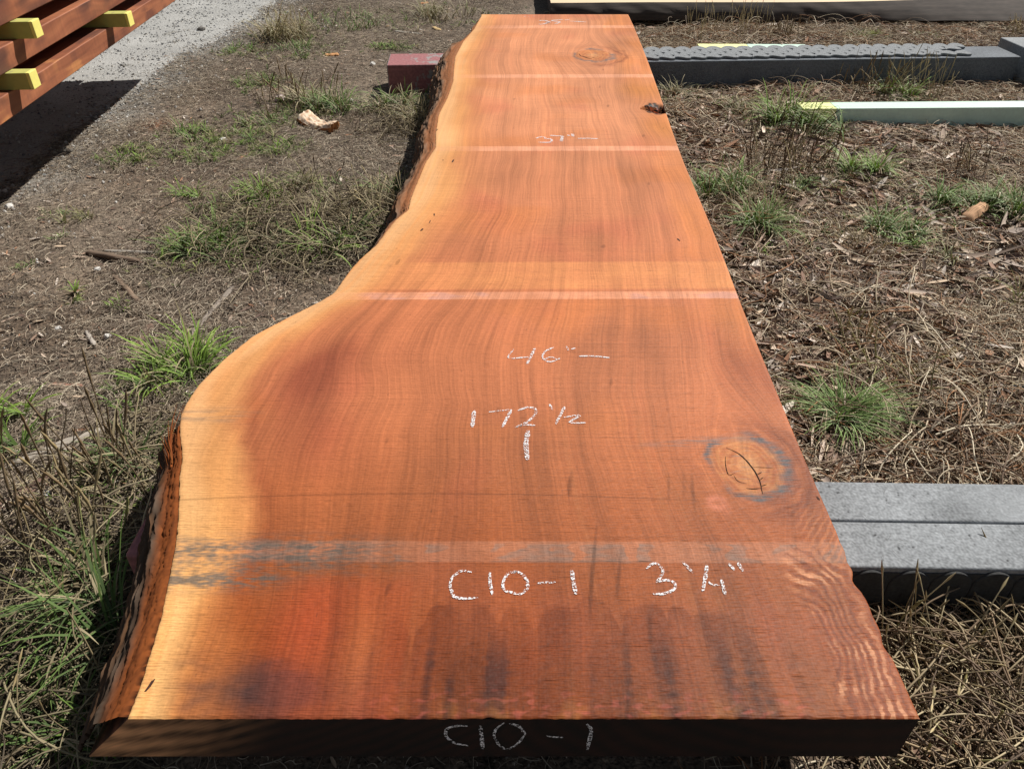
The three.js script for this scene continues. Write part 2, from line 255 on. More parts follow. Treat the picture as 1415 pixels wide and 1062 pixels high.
    if (i === 5) { const cell = noise(x * 26 + 0.6 * noise(x * 9, z * 40), z * 9 + 2), e2 = ss((z - zz) / w, -0.75, -0.6) * (1 - ss((z - zz) / w, 0.8, 0.9)); c = mixc(c, [0.25, 0.185, 0.155], e2 * ss(cell + 0.5 * gr + 0.3 * noise(x * 2.6, 5), 0.08, 0.22) * (0.45 + 0.3 * noise(x * 40, z * 130)) * (1 - sap)); c = mixc(c, [0.16, 0.1, 0.08], gauss((z - zz - 0.021 - 0.0012 * noise(x * 40, 9)) / 0.0018) * ss(cell + 0.4 * gr, -0.05, 0.2) * 0.5 * (1 - sap)); }
    if (i === 4) c = mixc(c, [0.42, 0.24, 0.22], e * ss(bl, 0.08, 0.3) * 0.45 * (1 - sap));
  }
  { // a grey-blue water stain across the sapwood at the near band
    const sx = 1 - ss(x, -0.31, -0.12), st = fbm(x * 11, z * 70 + 3, 3), up = gauss((z + 0.858) / 0.026) * 0.7 + gauss((z + 0.79) / 0.016) * (1 - ss(x, -0.41, -0.34)) + 0.5 * gauss((z + 0.822) / 0.03);
    c = mixc(c, [0.14, 0.122, 0.105], clamp(sx * up * clamp(0.62 + 1.5 * st + 0.7 * noise(x * 70, z * 240), 0, 1.1), 0, 0.85));
    const b2 = gauss((z + 1.205) / 0.02) * (1 - ss(x, -0.6, -0.46)); c = mixc(c, [0.2, 0.16, 0.13], clamp(b2 * (0.2 + 1.5 * st), 0, 0.5));
  }
  // rain-wet near end: scalloped fronts that crept in from the end grain, darker streaks in them
  if (z > -0.8) {
    let front = 9, rim = 0; for (const [ax, aw, az] of ARCH) { const q = Math.abs(x - ax + 0.004 * noise(z * 30, ax * 40)) / aw; if (q < 1.5) { const f = az + 0.042 * Math.pow(q, 2.4) + 0.006 * noise(x * 60, ax * 90) + 0.008 * noise(x * 23, z * 40); rim = Math.max(rim, gauss((z - f - 0.003) / 0.005) * (q < 1.1 ? 1 : 0)); front = Math.min(front, f); } }
    const inx = ss(x, -0.3, -0.2) * (1 - ss(x, 0.36, 0.46)), wet = ss(z, front - 0.003, front + 0.004 + 0.02 * ss(noise(x * 11, 3), -0.2, 0.4)) * inx * (0.6 + 0.6 * ss(noise(x * 17 + 2, z * 9), -0.4, 0.4));
    c = mixc(c, [c[0] * 0.8, c[1] * 0.75, c[2] * 0.7], rim * inx * 0.3 * ss(noise(x * 30, z * 20), -0.3, 0.3));
    c = mixc(c, [c[0] * 0.68, c[1] * 0.62, c[2] * 0.55], wet * 0.8);
    const st = ss(noise(x * 21, z * 1.5 + 3) + 0.45 * noise(x * 60, z * 4) + 0.25 * noise(x * 40, z * 90), -0.05, 0.6) * ss(z, -0.73, -0.62) * inx;
    c = mixc(c, [0.075, 0.026, 0.02], st * 0.78);
    c = mixc(c, [0.5, 0.13, 0.09], ss(z, -0.62, -0.57) * inx * ss(noise(x * 60, z * 110), 0.15, 0.6) * 0.55);
    c = mixc(c, [0.5, 0.2, 0.05], ss(z, -0.6, -0.562) * inx * ss(noise(x * 19 + 5, 2) + 0.4 * noise(x * 70, z * 60), 0.0, 0.6) * 0.4);
    const bl = gauss(Math.hypot((x + 0.325) / 0.1, (z + 0.598) / 0.042) * (1 + 0.4 * noise(x * 14, z * 18) + 0.25 * noise(x * 40, z * 60))); c = mixc(c, [0.06, 0.042, 0.043], clamp(bl * 1.15, 0, 0.93));
    const rd = gauss(Math.hypot((x + 0.31) / 0.05, (z + 0.71) / 0.07)) ; c = mixc(c, [0.56, 0.1, 0.035], rd * 0.45);
    const tan = gauss(Math.hypot((x + 0.22) / 0.03, (z + 0.66) / 0.09)); c = mixc(c, [0.56, 0.24, 0.08], tan * 0.45);
  }
  { const rr = ss(x, -0.4, -0.28) * (1 - ss(x, -0.2, -0.1)) * ss(z, -0.82, -0.77); c = mixc(c, [0.5, 0.1, 0.035], rr * 0.4); }
  // curly figure at the near right corner
  {
    const wx = x + 0.012 * noise(x * 16, z * 16), wz = z + 0.018 * noise(x * 14 + 5, z * 12), px = wx - 0.438, pz = wz + 0.7, q = Math.hypot(px, pz * (pz > 0 ? 0.22 : 0.55)), m = ss(x, 0.425, 0.475) * ss(z, -0.9, -0.82) * ss(q, 0.012, 0.035) * (1 - ss(q, 0.09, 0.125));
    const rip = Math.sin(q * (640 - 1200 * q) + 3.2 * noise(x * 26, z * 22) + 1.3 * noise(x * 90, z * 130)), flame = fbm(x * 15 + 3, z * 13, 3) + 0.4 * noise(x * 8 + 2, z * 24);
    c = mixc(c, [0.72, 0.35, 0.19], clamp(m * ss(rip + 0.8 * flame, 0.2, 0.9) * (0.22 + 1.2 * ss(flame, -0.15, 0.4)) * (0.75 + 0.5 * noise(x * 60, z * 380)), 0, 0.85));
    c = mixc(c, [0.16, 0.04, 0.02], clamp(m * ss(-rip - 0.3 * flame, 0.5, 1.1), 0, 0.4));
    const m2 = ss(x, 0.47, 0.52) * ss(z, -0.98, -0.9) * (1 - ss(z, -0.85, -0.8)); c = mixc(c, [0.66, 0.25, 0.1], m2 * 0.4 * ss(Math.sin((x * 0.8 + z * 0.6) * 560 + 1.5 * noise(x * 50, z * 50)), 0, 0.8));
  }
  c = mixc(c, [0.62, 0.23, 0.14], 0.6 * (0.7 + 0.6 * noise(x * 50, z * 90)) * (1 - ss(Math.hypot((x - 0.364) / 0.026, (z + 0.961) / 0.03) * (1 + 0.3 * noise(x * 30, z * 30)), 0.45, 1.1)));
  { const gl = gauss((z + 1.12 + 0.1 * (x - 0.3) - 0.004 * noise(x * 14, 2)) / 0.01) * ss(x, 0.2, 0.34) * (1 - ss(x, 0.44, 0.48)); c = mixc(c, [0.2, 0.16, 0.15], gl * 0.6 * clamp(0.6 + noise(x * 25, z * 200), 0, 1)); }
  // dark slashes left by the saw, long scratch lines
  const sl = noise(x * 40 + z * 6, z * 11 + 4); if (z > -1.1 && x > 0.1 && x < 0.36) k *= 1 - 0.4 * ss(noise((x + (z + 0.75) * 0.16) * 46, z * 3.5 + 8), 0.52, 0.75);
  k *= 1 - 0.3 * ss(sl, 0.78, 0.95);
  // band-saw marks across the board
  const sawA = noise(x * 2.2, z * 300), sawB = noise(x * 7, z * 640 + 5), rough = ss(fbm(x * 1.7 + 4, z * 1.3, 2), -0.3, 0.35);
  const thread = noise(x * 26, z * 480 + x * 3);
  k *= 1 + (0.09 * sawA + 0.1 * sawB) * (0.3 + 0.7 * rough) - 0.24 * ss(thread, 0.4, 0.85) * (0.5 + 0.5 * rough) + 0.1 * ss(-thread, 0.5, 0.9);
  k *= 1 + 0.08 * noise(x * 330, z * 330) + 0.16 * noise(x * 75, z * 430) * (0.35 + 0.65 * tn);
  if (z > -1.06) { const ln = Math.abs(z + 0.99 - 0.08 * (x + 0.3) * (x + 0.3) + 0.025 * (x)); k *= 1 - 0.28 * ss(ln, 0.0024, 0.0006) * (1 - ss(x, 0.2, 0.45)); }
  c = mixc(c, [0.12, 0.05, 0.03], 0.35 * ss(noise(x * 160, z * 60 + 7), 0.72, 0.9));
  for (let q = 0; q < 3; q++) out.c[q] = 0.5 * Math.pow(Math.max(c[q] * k, 0) / 0.5, 1.12);
  out.h = 0.5 + 0.22 * sawA + 0.2 * sawB + 0.12 * fine - 0.25 * ss(thread, 0.42, 0.85) - (hd < 0.8 ? 0.4 : 0);
  return out;
}
const SX0 = -0.72, SX1 = 0.74, ZSPLIT = -2.3;
const plate = (w, h, z0, z1) => dataTex(w, h, (u, v, o) => { wood(lerp(SX0, SX1, u), lerp(z0, z1, v), W); o[0] = W.c[0]; o[1] = W.c[1]; o[2] = W.c[2]; }, true, false);
const plateBump = (w, h, z0, z1) => dataTex(w, h, (u, v, o) => { const x = lerp(SX0, SX1, u), z = lerp(z0, z1, v); const t = noise(x * 26, z * 480 + x * 3); o[0] = o[1] = o[2] = 0.55 + 0.14 * noise(x * 2.2, z * 300) + 0.14 * noise(x * 7, z * 640 + 5) - 0.3 * ss(t, 0.42, 0.85) + 0.06 * noise(x * 260, z * 260) + 0.24 * noise(x * 75, z * 430); }, false, false);
const NEAR_TEX = plate(2048, 2048, ZSPLIT, -0.54), FAR_TEX = plate(1536, 2048, -5.03, ZSPLIT);
const NEAR_BUMP = plateBump(2048, 2048, ZSPLIT, -0.54);
const M_NEAR = new THREE.MeshPhysicalMaterial({ map: NEAR_TEX, bumpMap: NEAR_BUMP, bumpScale: 0.0015, roughness: 0.58, specularIntensity: 0.45 }), M_FAR = new THREE.MeshPhysicalMaterial({ map: FAR_TEX, roughness: 0.58, specularIntensity: 0.45 }), M_HOLE = new THREE.MeshPhysicalMaterial({ map: FAR_TEX, color: new THREE.Color().setRGB(0.5, 0.45, 0.42), roughness: 1, specularIntensity: 0.05 });
// cut sides of the slab: rough dark red end grain and edge grain
const ENDS = dataTex(1024, 512, (u, v, o) => {
  const x = u * 1.3, y = v * 0.65, a = noise(x * 30 + y * 22, y * 60 - x * 16), b = fbm(x * 5, y * 14, 3), c = noise(x * 90 + y * 160, y * 90), k = Math.max(0.15, 1 + 0.35 * a + 0.7 * b + 0.4 * c + 0.5 * Math.sin((Math.hypot(x - 0.6, y * 1 + 0.9) + 0.01 * noise(x * 8, y * 9)) * 260));
  o[0] = 0.125 * k; o[1] = 0.034 * k; o[2] = 0.016 * k;
});
const M_END = std({ map: ENDS, roughness: 0.8, vertexColors: true });

const slab = thing('wood_slab', 'long reddish wood slab with live bark edge and chalk numbers, lying on two grey beams', 'wood slab');
const Loff = steps([[-4.9, 0.02], [-4.5, 0.03], [-4.2, 0.11], [-3.7, 0.095], [-3.3, 0.07], [-2.9, 0.075], [-2.6, 0.055], [-2.3, 0.065], [-2.1, 0.02], [-1.9, 0.0], [-1.7, 0.012], [-1.5, -0.03], [-1.23, -0.02], [-1.12, 0.05], [-0.9, 0.075], [-0.7, 0.08], [-0.56, 0.085]]);
{
  // top faces as grids; the triangles inside a knot become meshes of their own
  const grid = (z0, z1, rows, cols, m, uv0, uv1, edges) => {
    const jag = (x) => 0.0011 * noise(x * 70, 4) + 0.0008 * noise(x * 210, 9) - 0.004 * ss(noise(x * 17, 12), 0.55, 0.8);
    const Zs = []; for (let j = 0; j <= rows; j++) Zs.push(lerp(z0, z1, j / rows)); if (edges[0]) Zs.splice(1, 0, z0 + 0.0025); if (edges[1]) Zs.splice(Zs.length - 1, 0, z1 - 0.0025);
    const Ts = [0, 0.0025]; for (let i = 1; i < cols; i++) Ts.push(i / cols); Ts.push(0.9975, 1);
    const p = [], uv = [], body = [], knots = KNOTS.map(() => []);
    Zs.forEach((z, j) => Ts.forEach((t, i) => {
      const x = lerp(Ledge(z), Redge(z), t), rim = i === 0 || i === Ts.length - 1 || (edges[0] && j === 0) || (edges[1] && j === Zs.length - 1);
      const hole = Math.hypot((x - 0.6) / 0.048, (z + 3.19) / 0.075);
      const y = TOP - (rim ? 0.0016 : 0) + (edges[1] && rim && j === Zs.length - 1 ? 0.0005 * noise(x * 90, 2) : 0) - (hole < 1 ? 0.03 * ss(hole, 1, 0.3) * (0.6 + 0.4 * noise(x * 60, z * 60)) : 0);
      const zj = edges[1] && j === Zs.length - 1 ? z + jag(x) : z; p.push(x, y + (zj < z ? (zj - z) * 0.4 : 0), zj); uv.push((x - SX0) / (SX1 - SX0), (zj - uv0) / (uv1 - uv0));
    }));
    const n = Ts.length;
    for (let j = 0; j < Zs.length - 1; j++) for (let i = 0; i < n - 1; i++) {
      const a = j * n + i, x = (p[a * 3] + p[(a + 1) * 3]) / 2, z = (Zs[j] + Zs[j + 1]) / 2;
      let dst = body; KNOTS.forEach((k, q) => { if (Math.hypot((x - k.x) / (k.a * 1.18), (z - k.z) / (k.b * 1.18)) < 1) dst = knots[q]; });
      dst.push(a, a + n, a + 1, a + 1, a + n, a + n + 1);
    }
    const base = new THREE.BufferGeometry(); base.setAttribute('position', new THREE.Float32BufferAttribute(p, 3)); base.setAttribute('uv', new THREE.Float32BufferAttribute(uv, 2)); base.setIndex([...body, ...knots.flat()]); base.computeVertexNormals();
    const part = (name, index, label) => { if (!index.length) return; const g = base.clone(); g.setIndex(index); const o = mesh(name, g, name === 'knot_hole' ? M_HOLE : m, slab); if (label) o.userData.label = label; };
    part('top_face', body); part('knot', knots[0], 'large knot ringed in grey-blue near the right edge'); part('knot', knots[1], 'knot near the far end of the slab'); part('knot_hole', knots[2], 'dark torn knot hole at the right edge');
  };
  grid(ZSPLIT, NEAR_Z, 300, 150, M_NEAR, ZSPLIT, -0.54, [false, true]);
  grid(FAR_Z, ZSPLIT, 340, 100, M_FAR, -5.03, ZSPLIT, [true, false]);
  // near end, right side, far end, underside and left side
  const g = new Geo(), uv = [], put = (x, y, z, c, a, b) => { uv.push(a, b); return g.v(x, y, z, c); };
  const strip = (pts, colour) => { let last; pts.forEach(([top, bot, s], i) => { const c = colour(i / (pts.length - 1), top); const cur = []; for (let k = 0; k <= 4; k++) { const q = k / 4; cur.push(put(lerp(top[0], bot[0], q), lerp(top[1], bot[1], q), lerp(top[2], bot[2], q), c, s, q * 0.1)); } if (last) for (let k = 0; k < 4; k++) g.quad(last[k], last[k + 1], cur[k + 1], cur[k]); last = cur; }); };
  const edge = TOP - 0.0016, low = TOP - THICK, one = () => [1, 1, 1];
  const end = (z) => { const a = [], x0 = Ledge(z), x1 = Redge(z); for (let i = 0; i <= 120; i++) { const t = i / 120; a.push([[lerp(x0, x1, t), edge + (z === NEAR_Z ? 0.0005 * noise(lerp(x0, x1, t) * 90, 2) : 0), z], [lerp(x0 - Loff(z), x1 - 0.002, t), low, z], lerp(x0, x1, t)]); } return a; };
  strip(end(NEAR_Z), (t) => mixc([3.5, 6.6, 6.6], [0.1, 0.085, 0.085], ss(t, 0.0, 0.22)));  // pale sapwood at left, then wet wood darkened further as painted shade
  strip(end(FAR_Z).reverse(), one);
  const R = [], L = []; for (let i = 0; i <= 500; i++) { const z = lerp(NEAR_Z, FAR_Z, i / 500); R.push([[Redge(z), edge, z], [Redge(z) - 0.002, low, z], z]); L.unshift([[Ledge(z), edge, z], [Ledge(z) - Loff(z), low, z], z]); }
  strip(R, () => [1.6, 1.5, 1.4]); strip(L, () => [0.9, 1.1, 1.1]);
  const bot = []; for (let i = 0; i <= 120; i++) { const z = lerp(NEAR_Z, FAR_Z, i / 120); bot.push([[Redge(z) - 0.002, low, z], [Ledge(z) - Loff(z), low, z], z]); } strip(bot, one);
  const geo = g.build(); geo.setAttribute('uv', new THREE.Float32BufferAttribute(uv, 2));
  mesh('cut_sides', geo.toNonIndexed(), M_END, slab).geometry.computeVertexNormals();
}
// bark along the live edge, rough and fibrous, in two stretches
{
  const M_BARK = new THREE.MeshPhysicalMaterial({ vertexColors: true, roughness: 1, specularIntensity: 0.15 });
  const bark = (z0, z1, rows, seed, orange, label, off = 0.0) => {
    const g = new Geo(), Q = 44; let last;
    for (let j = 0; j <= rows; j++) {
      const t = j / rows, z = lerp(z0, z1, t), fade = ss(t, 0, 0.06) * (1 - ss(t, 0.96, 1) * off), cur = [];
      for (let i = 0; i <= Q; i++) {
        const q = i / Q, sl = Math.max(Loff(z), 0.004), f1 = noise(z * 5 + seed, q * 15), f2 = noise(z * 11 + seed, q * 30 + z * 4), f3 = noise(z * 60, q * 50 + seed), f4 = noise(z * 170, q * 60), f5 = noise(z * 20 + 3, q * 90 + z * 5);
        const step = ss(q, 0.2 + 0.08 * noise(z * 14, seed + 5), 0.36 + 0.2 * noise(z * 6, seed)), th = (0.002 + 0.004 * q + (0.006 + 0.012 * (0.5 + 0.5 * noise(z * 4 + 3, seed + q))) * step) * fade, rough = ((0.006 * f1 + 0.005 * f2 + 0.0065 * f5) * step + (0.0012 * f3 + 0.0007 * f4 + 0.001 * f1) * (1.2 - step)) * fade;
        const ang = Math.atan2(THICK * (0.35 + q), sl), out = th + rough, x = Ledge(z) - sl * Math.pow(q, 0.72) * 1.04 - out * Math.sin(ang), y = TOP - 0.003 - THICK * 1.02 * Math.pow(q, 1.45) + out * Math.cos(ang) * 0.8 + (i === 0 ? -0.001 : 0);
        const inner = mixc([0.25, 0.072, 0.02], [0.12, 0.036, 0.013], clamp(0.45 + 0.45 * f3 + 0.35 * f4 + 0.5 * f5 + 0.5 * f1, 0, 1)), outer = mixc([0.045, 0.028, 0.019], [0.105, 0.075, 0.055], clamp(0.3 + 0.6 * f2 + 0.85 * f5, 0, 1)), crack = ss(-0.7 * f2 - 0.9 * f5, 0.15, 0.65) * step ;
        let c = mixc(mixc(mixc(outer, [0.24, 0.125, 0.06], 0.4), inner, orange), mixc(outer, [0.2, 0.09, 0.035], 0.35 * ss(f1, 0.1, 0.6)), step); if (orange < 1) c = [c[0] * 1.9, c[1] * 1.8, c[2] * 1.75]; c = mixc(c, [0.035, 0.02, 0.012], crack * 0.5); c = mixc(c, [0.012, 0.007, 0.005], (1 - ss(q, 0.012, 0.03)) * ss(z, -0.8, -0.68) * ss(noise(z * 90, 3) + 0.5 * noise(z * 210, 5), -0.35, 0.1) * 0.95);  // far bark colour brightened to offset the shade it lies in
        cur.push(g.v(x, Math.min(y, TOP - 0.002), z + 0.004 * f3 * fade, c));
      }
      if (last) for (let i = 0; i < Q; i++) g.quad(last[i], last[i + 1], cur[i + 1], cur[i]);
      last = cur;
    }
    const o = mesh('bark_edge', g.build(), M_BARK, slab); o.userData.label = label;
  };
  bark(-1.2, NEAR_Z - 0.004, 330, 3, 1, 'orange and grey-brown fibrous bark at the near end', 0.2);
  bark(-4.95, -1.98, 700, 17, 0.35, 'brown rough bark along the far stretch of the live edge');
  const r = rng(91), g = new Geo();
  const shard = (z, q, len, w, colour, flare) => {
    const o = new Geo(), N = 6, x0 = Ledge(z) - Loff(z) * q - 0.012, y0 = TOP - THICK * q + 0.006; let last;
    for (let i = 0; i <= N; i++) { const t = i / N, zz = z - len * t, ww = w * (1 - t * 0.92) * (0.8 + 0.4 * r()), xx = Ledge(clamp(zz, FAR_Z, NEAR_Z)) - Loff(clamp(zz, FAR_Z, NEAR_Z)) * q - 0.014 - flare * t * t, yy = y0 + flare * 0.9 * t * t + 0.003 * r(); const c = mixc(colour, [0.05, 0.025, 0.015], 0.4 * r());
      const cur = [o.v(xx - ww / 2, yy - ww * 0.4, zz, c), o.v(xx, yy + ww * 0.25, zz, c), o.v(xx + ww / 2, yy, zz, c)];
      if (last) { o.quad(last[0], last[1], cur[1], cur[0]); o.quad(last[1], last[2], cur[2], cur[1]); } last = cur; }
    return o.build();
  };
  for (let i = 0; i < 230; i++) { const top = i < 40, z = top ? -1.02 - 0.12 * r() : -0.6 - 0.5 * r(); mesh('bark_shard', shard(z, top ? 0.15 + 0.55 * r() : 0.45 + 0.55 * r(), 0.04 + 0.11 * r(), 0.003 + 0.007 * r() * r(), top ? [0.2 + 0.1 * r(), 0.07, 0.02] : mixc([0.1, 0.065, 0.045], [0.22, 0.175, 0.14], r() * r()), top ? 0.004 + 0.012 * r() : 0.012 * r()), M_BARK, slab); }
  for (let i = 0; i < 40; i++) mesh('bark_shard', shard(-2.2 - 2.1 * r(), 0.3 + 0.7 * r(), 0.06 + 0.12 * r(), 0.008 + 0.012 * r(), mixc([0.16, 0.1, 0.06], [0.33, 0.24, 0.17], r()), 0.012 * r()), M_BARK, slab);
}
// chalk writing
{
  const GRAIN = dataTex(512, 512, (u, v, o) => { const x = u, y = v, a = noise(x * 60, y * 60) * 0.5 + noise(x * 130, y * 130) * 0.5, b = noise(x * 6, y * 46 + 3); const k = ss(0.22 + a * 1.3 + b * 0.4, 0.0, 0.5); o[0] = o[1] = o[2] = k; }, false);
  const M = std({ color: new THREE.Color().setRGB(0.74, 0.73, 0.75), roughness: 1, alphaMap: GRAIN, transparent: true, side: THREE.DoubleSide });
  const M2 = M.clone(); M2.color.setRGB(0.95, 0.95, 0.97);  // brighter chalk copy that lifts the writing on the shaded end
  const write = (label, strokes, plane) => {
    const geos = [];
    for (const [w, ...pts] of strokes) {
      const P = pts.map((p) => plane(p)), cv = P.length > 2 ? new THREE.CatmullRomCurve3(P, false, 'catmullrom', 0.4) : new THREE.LineCurve3(P[0], P[1]), len = cv.getLength(), N = Math.max(3, Math.ceil(len / 0.004)), p = [], uv = [], idx = [];
      const nrm = plane.normal;
      for (let i = 0; i <= N; i++) {
        const t = i / N, c = cv.getPointAt(t), d = cv.getTangentAt(t), s = new THREE.Vector3().crossVectors(nrm, d).normalize(), ww = w * (P[0].z < -2 ? 1.3 : 0.9) * (0.5 + 0.5 * Math.min(1, Math.min(t, 1 - t) * 8)) * (1 + 0.22 * noise(i * 0.35, w * 999 + pts[0][0])), j = 0.0007 * noise(i * 0.9, 3 + pts[0][0]);
        for (const e of [-1, 1]) { const q = c.clone().addScaledVector(s, e * ww / 2 + j).addScaledVector(nrm, 0.0012); p.push(q.x, q.y, q.z); uv.push(q.x * 5, (Math.abs(nrm.y) > 0.5 ? q.z : q.y) * 5); }
        if (i) idx.push(i * 2 - 2, i * 2 - 1, i * 2, i * 2 - 1, i * 2 + 1, i * 2);
      }
      const g = new THREE.BufferGeometry(); g.setAttribute('position', new THREE.Float32BufferAttribute(p, 3)); g.setAttribute('uv', new THREE.Float32BufferAttribute(uv, 2)); g.setIndex(idx); g.computeVertexNormals(); geos.push(g);
    }
    const o = mesh('chalk_writing', mergeGeometries(geos), plane.normal.y > 0.5 ? M : M2, slab); o.userData.label = label; o.castShadow = false;
  };
  const onTop = (x0, y0, k) => { const f = ([u, v]) => at(x0 + u / k, y0 + v / k, TOP); f.normal = new THREE.Vector3(0, 1, 0); return f; };
  const onEnd = (x0, y0, k) => { const f = ([u, v]) => atZ(x0 + u / k, y0 + v / k, NEAR_Z); f.normal = new THREE.Vector3(0, 0, 1); return f; };
  write('white chalk 46 inches mark', [[0.004, [160, 120], [120, 185], [270, 178]], [0.007, [318, 108], [255, 232]], [0.005, [462, 103], [400, 130], [370, 165], [385, 200], [430, 213], [505, 185]], [0.0042, [388, 196], [412, 181], [442, 180], [470, 192]], [0.006, [545, 100], [560, 128]], [0.006, [582, 120], [612, 112]], [0.005, [635, 172], [740, 171], [862, 183]]], onTop(680, 460, 5.311));
  write('white chalk 172 1/2 with a stroke below', [[0.0085, [180, 120], [160, 285]], [0.0035, [320, 138], [545, 112]], [0.0065, [545, 112], [455, 285]], [0.006, [605, 125], [700, 92], [780, 110], [770, 170], [690, 240], [580, 290]], [0.005, [600, 285], [680, 262], [775, 268]], [0.006, [915, 62], [945, 115]], [0.0065, [1065, 85], [975, 258]], [0.0045, [1055, 190], [1215, 170], [1110, 240], [1280, 242]], [0.0105, [708, 318], [685, 450], [700, 605]]], onTop(630, 550, 7.075));
  write('white chalk C10-1 on the top face', [[0.0055, [305, 300], [225, 288], [150, 340], [130, 410], [165, 500], [245, 513], [365, 506]], [0.006, [455, 300], [455, 380], [475, 485]], [0.0055, [680, 296], [600, 310], [560, 390], [575, 448], [640, 465], [700, 478], [755, 435], [758, 370], [710, 310], [640, 290]], [0.0045, [840, 390], [990, 378]], [0.0068, [1120, 280], [1135, 380], [1155, 480]]], onTop(600, 740, 5.896));
  write('white chalk 3 1/4 inches mark', [[0.005, [235, 325], [310, 270], [380, 310], [395, 370], [330, 465]], [0.0052, [345, 455], [430, 435], [500, 455], [522, 500], [480, 545], [400, 570], [300, 572]], [0.005, [580, 245], [690, 365]], [0.0062, [830, 285], [808, 430], [785, 545]], [0.0045, [845, 450], [870, 480], [950, 485]], [0.0065, [970, 430], [1005, 580]], [0.006, [1040, 270], [1095, 340]], [0.0065, [1130, 265], [1180, 350]]], onTop(860, 740, 7.075));
  write('white chalk 35 inches mark at the far end', [[0.011, [220, 164], [300, 166], [350, 184], [300, 190]], [0.011, [300, 200], [350, 186], [280, 206], [215, 209]], [0.011, [510, 154], [400, 160], [385, 168], [470, 180], [450, 195], [405, 203]], [0.011, [530, 156], [595, 156]], [0.01, [600, 171], [800, 182]], [0.012, [42, 112], [52, 114]], [0.008, [88, 118], [94, 119]], [0.008, [152, 112], [158, 113]]], onTop(720, 10, 8.844));
  write('white chalk 37 inches mark', [[0.007, [225, 232], [290, 212], [350, 212], [375, 240], [430, 240], [465, 262], [430, 292], [260, 292]], [0.007, [435, 190], [630, 198]], [0.009, [625, 198], [605, 280]], [0.01, [700, 190], [730, 185]], [0.009, [770, 165], [785, 205]], [0.0075, [850, 232], [1160, 238]]], onTop(720, 170, 10.885));
  write('white chalk C10-1 on the shaded near end', [[0.005, [305, 118], [220, 116], [150, 138], [145, 195], [210, 245], [310, 265]], [0.0062, [403, 115], [420, 295]], [0.0042, [580, 92], [520, 140], [505, 190], [540, 255], [600, 292], [680, 250], [738, 180]], [0.0055, [738, 180], [700, 125], [620, 95]], [0.004, [900, 190], [960, 200], [1025, 203]], [0.0058, [1200, 100], [1235, 150], [1205, 295]]], onEnd(590, 980, 5.442));
  const MC = std({ color: 0x160a05, roughness: 1, side: THREE.DoubleSide }), crack = (w, ...pts) => { const cv = new THREE.CatmullRomCurve3(pts.map(([u, v]) => at(u, v, TOP + 0.0008))), N = 24, p = [], ix = []; for (let i = 0; i <= N; i++) { const t = i / N, q = cv.getPointAt(t), d = cv.getTangentAt(t), ww = w * (0.3 + 0.7 * Math.sin(Math.PI * clamp(t, 0.04, 0.96))) * (1 + 0.3 * noise(i * 0.7, w * 900)) / 2, j = 0.0006 * noise(i * 0.8, pts[0][0]); p.push(q.x - d.z * ww + j, q.y, q.z + d.x * ww, q.x + d.z * ww + j, q.y, q.z - d.x * ww); if (i) ix.push(i * 2 - 2, i * 2 - 1, i * 2, i * 2 - 1, i * 2 + 1, i * 2); } const g = new THREE.BufferGeometry(); g.setAttribute('position', new THREE.Float32BufferAttribute(p, 3)); g.setIndex(ix); g.computeVertexNormals(); mesh('crack', g, MC, slab).castShadow = false; };
  crack(0.0022, [1004, 618], [1022, 627], [1040, 646], [1050, 664], [1054, 682]); crack(0.0012, [1003, 630], [1003, 642], [1008, 656], [1016, 653]); crack(0.001, [1014, 656], [1020, 664], [1032, 668]); crack(0.0014, [1047, 655], [1053, 652]); crack(0.0014, [1050, 663], [1055, 659]); crack(0.0014, [1031, 674], [1040, 675], [1052, 674]); crack(0.0012, [1052, 671], [1060, 669]); crack(0.001, [1040, 645], [1068, 646]);
  crack(0.004, [806, 78], [815, 80.5], [822, 79]); crack(0.0035, [800, 74], [803, 77], [812, 79]);
  // small worm holes and splinters in the sapwood
  const MH = std({ color: 0x3a1c0d }), pit = (u, v, a, b, turn) => { const g = new THREE.CircleGeometry(1, 12), q = g.attributes.position, rr = rng(Math.round(u * 7 + v)); for (let i = 1; i < q.count; i++) { const k = 0.7 + 0.5 * rr(); q.setXY(i, q.getX(i) * k, q.getY(i) * k); } g.scale(a * 0.7, b * 0.75, 1).rotateX(-Math.PI / 2).rotateY(turn); const p = at(u, v, TOP + 0.0007); const o = mesh('worm_hole', g, MH, slab); o.position.copy(p); };
  pit(626, 222, 0.004, 0.02, -0.15); pit(612, 221, 0.003, 0.006, 0); pit(600, 296, 0.003, 0.012, 0.1); pit(583, 317, 0.004, 0.012, -0.3); pit(594, 306, 0.002, 0.014, -0.1); pit(207, 946, 0.0035, 0.014, -0.3); pit(604, 179, 0.003, 0.012, -0.3); pit(938, 331, 0.004, 0.012, 0.3); pit(1131, 688, 0.0025, 0.006, 0.2);
}

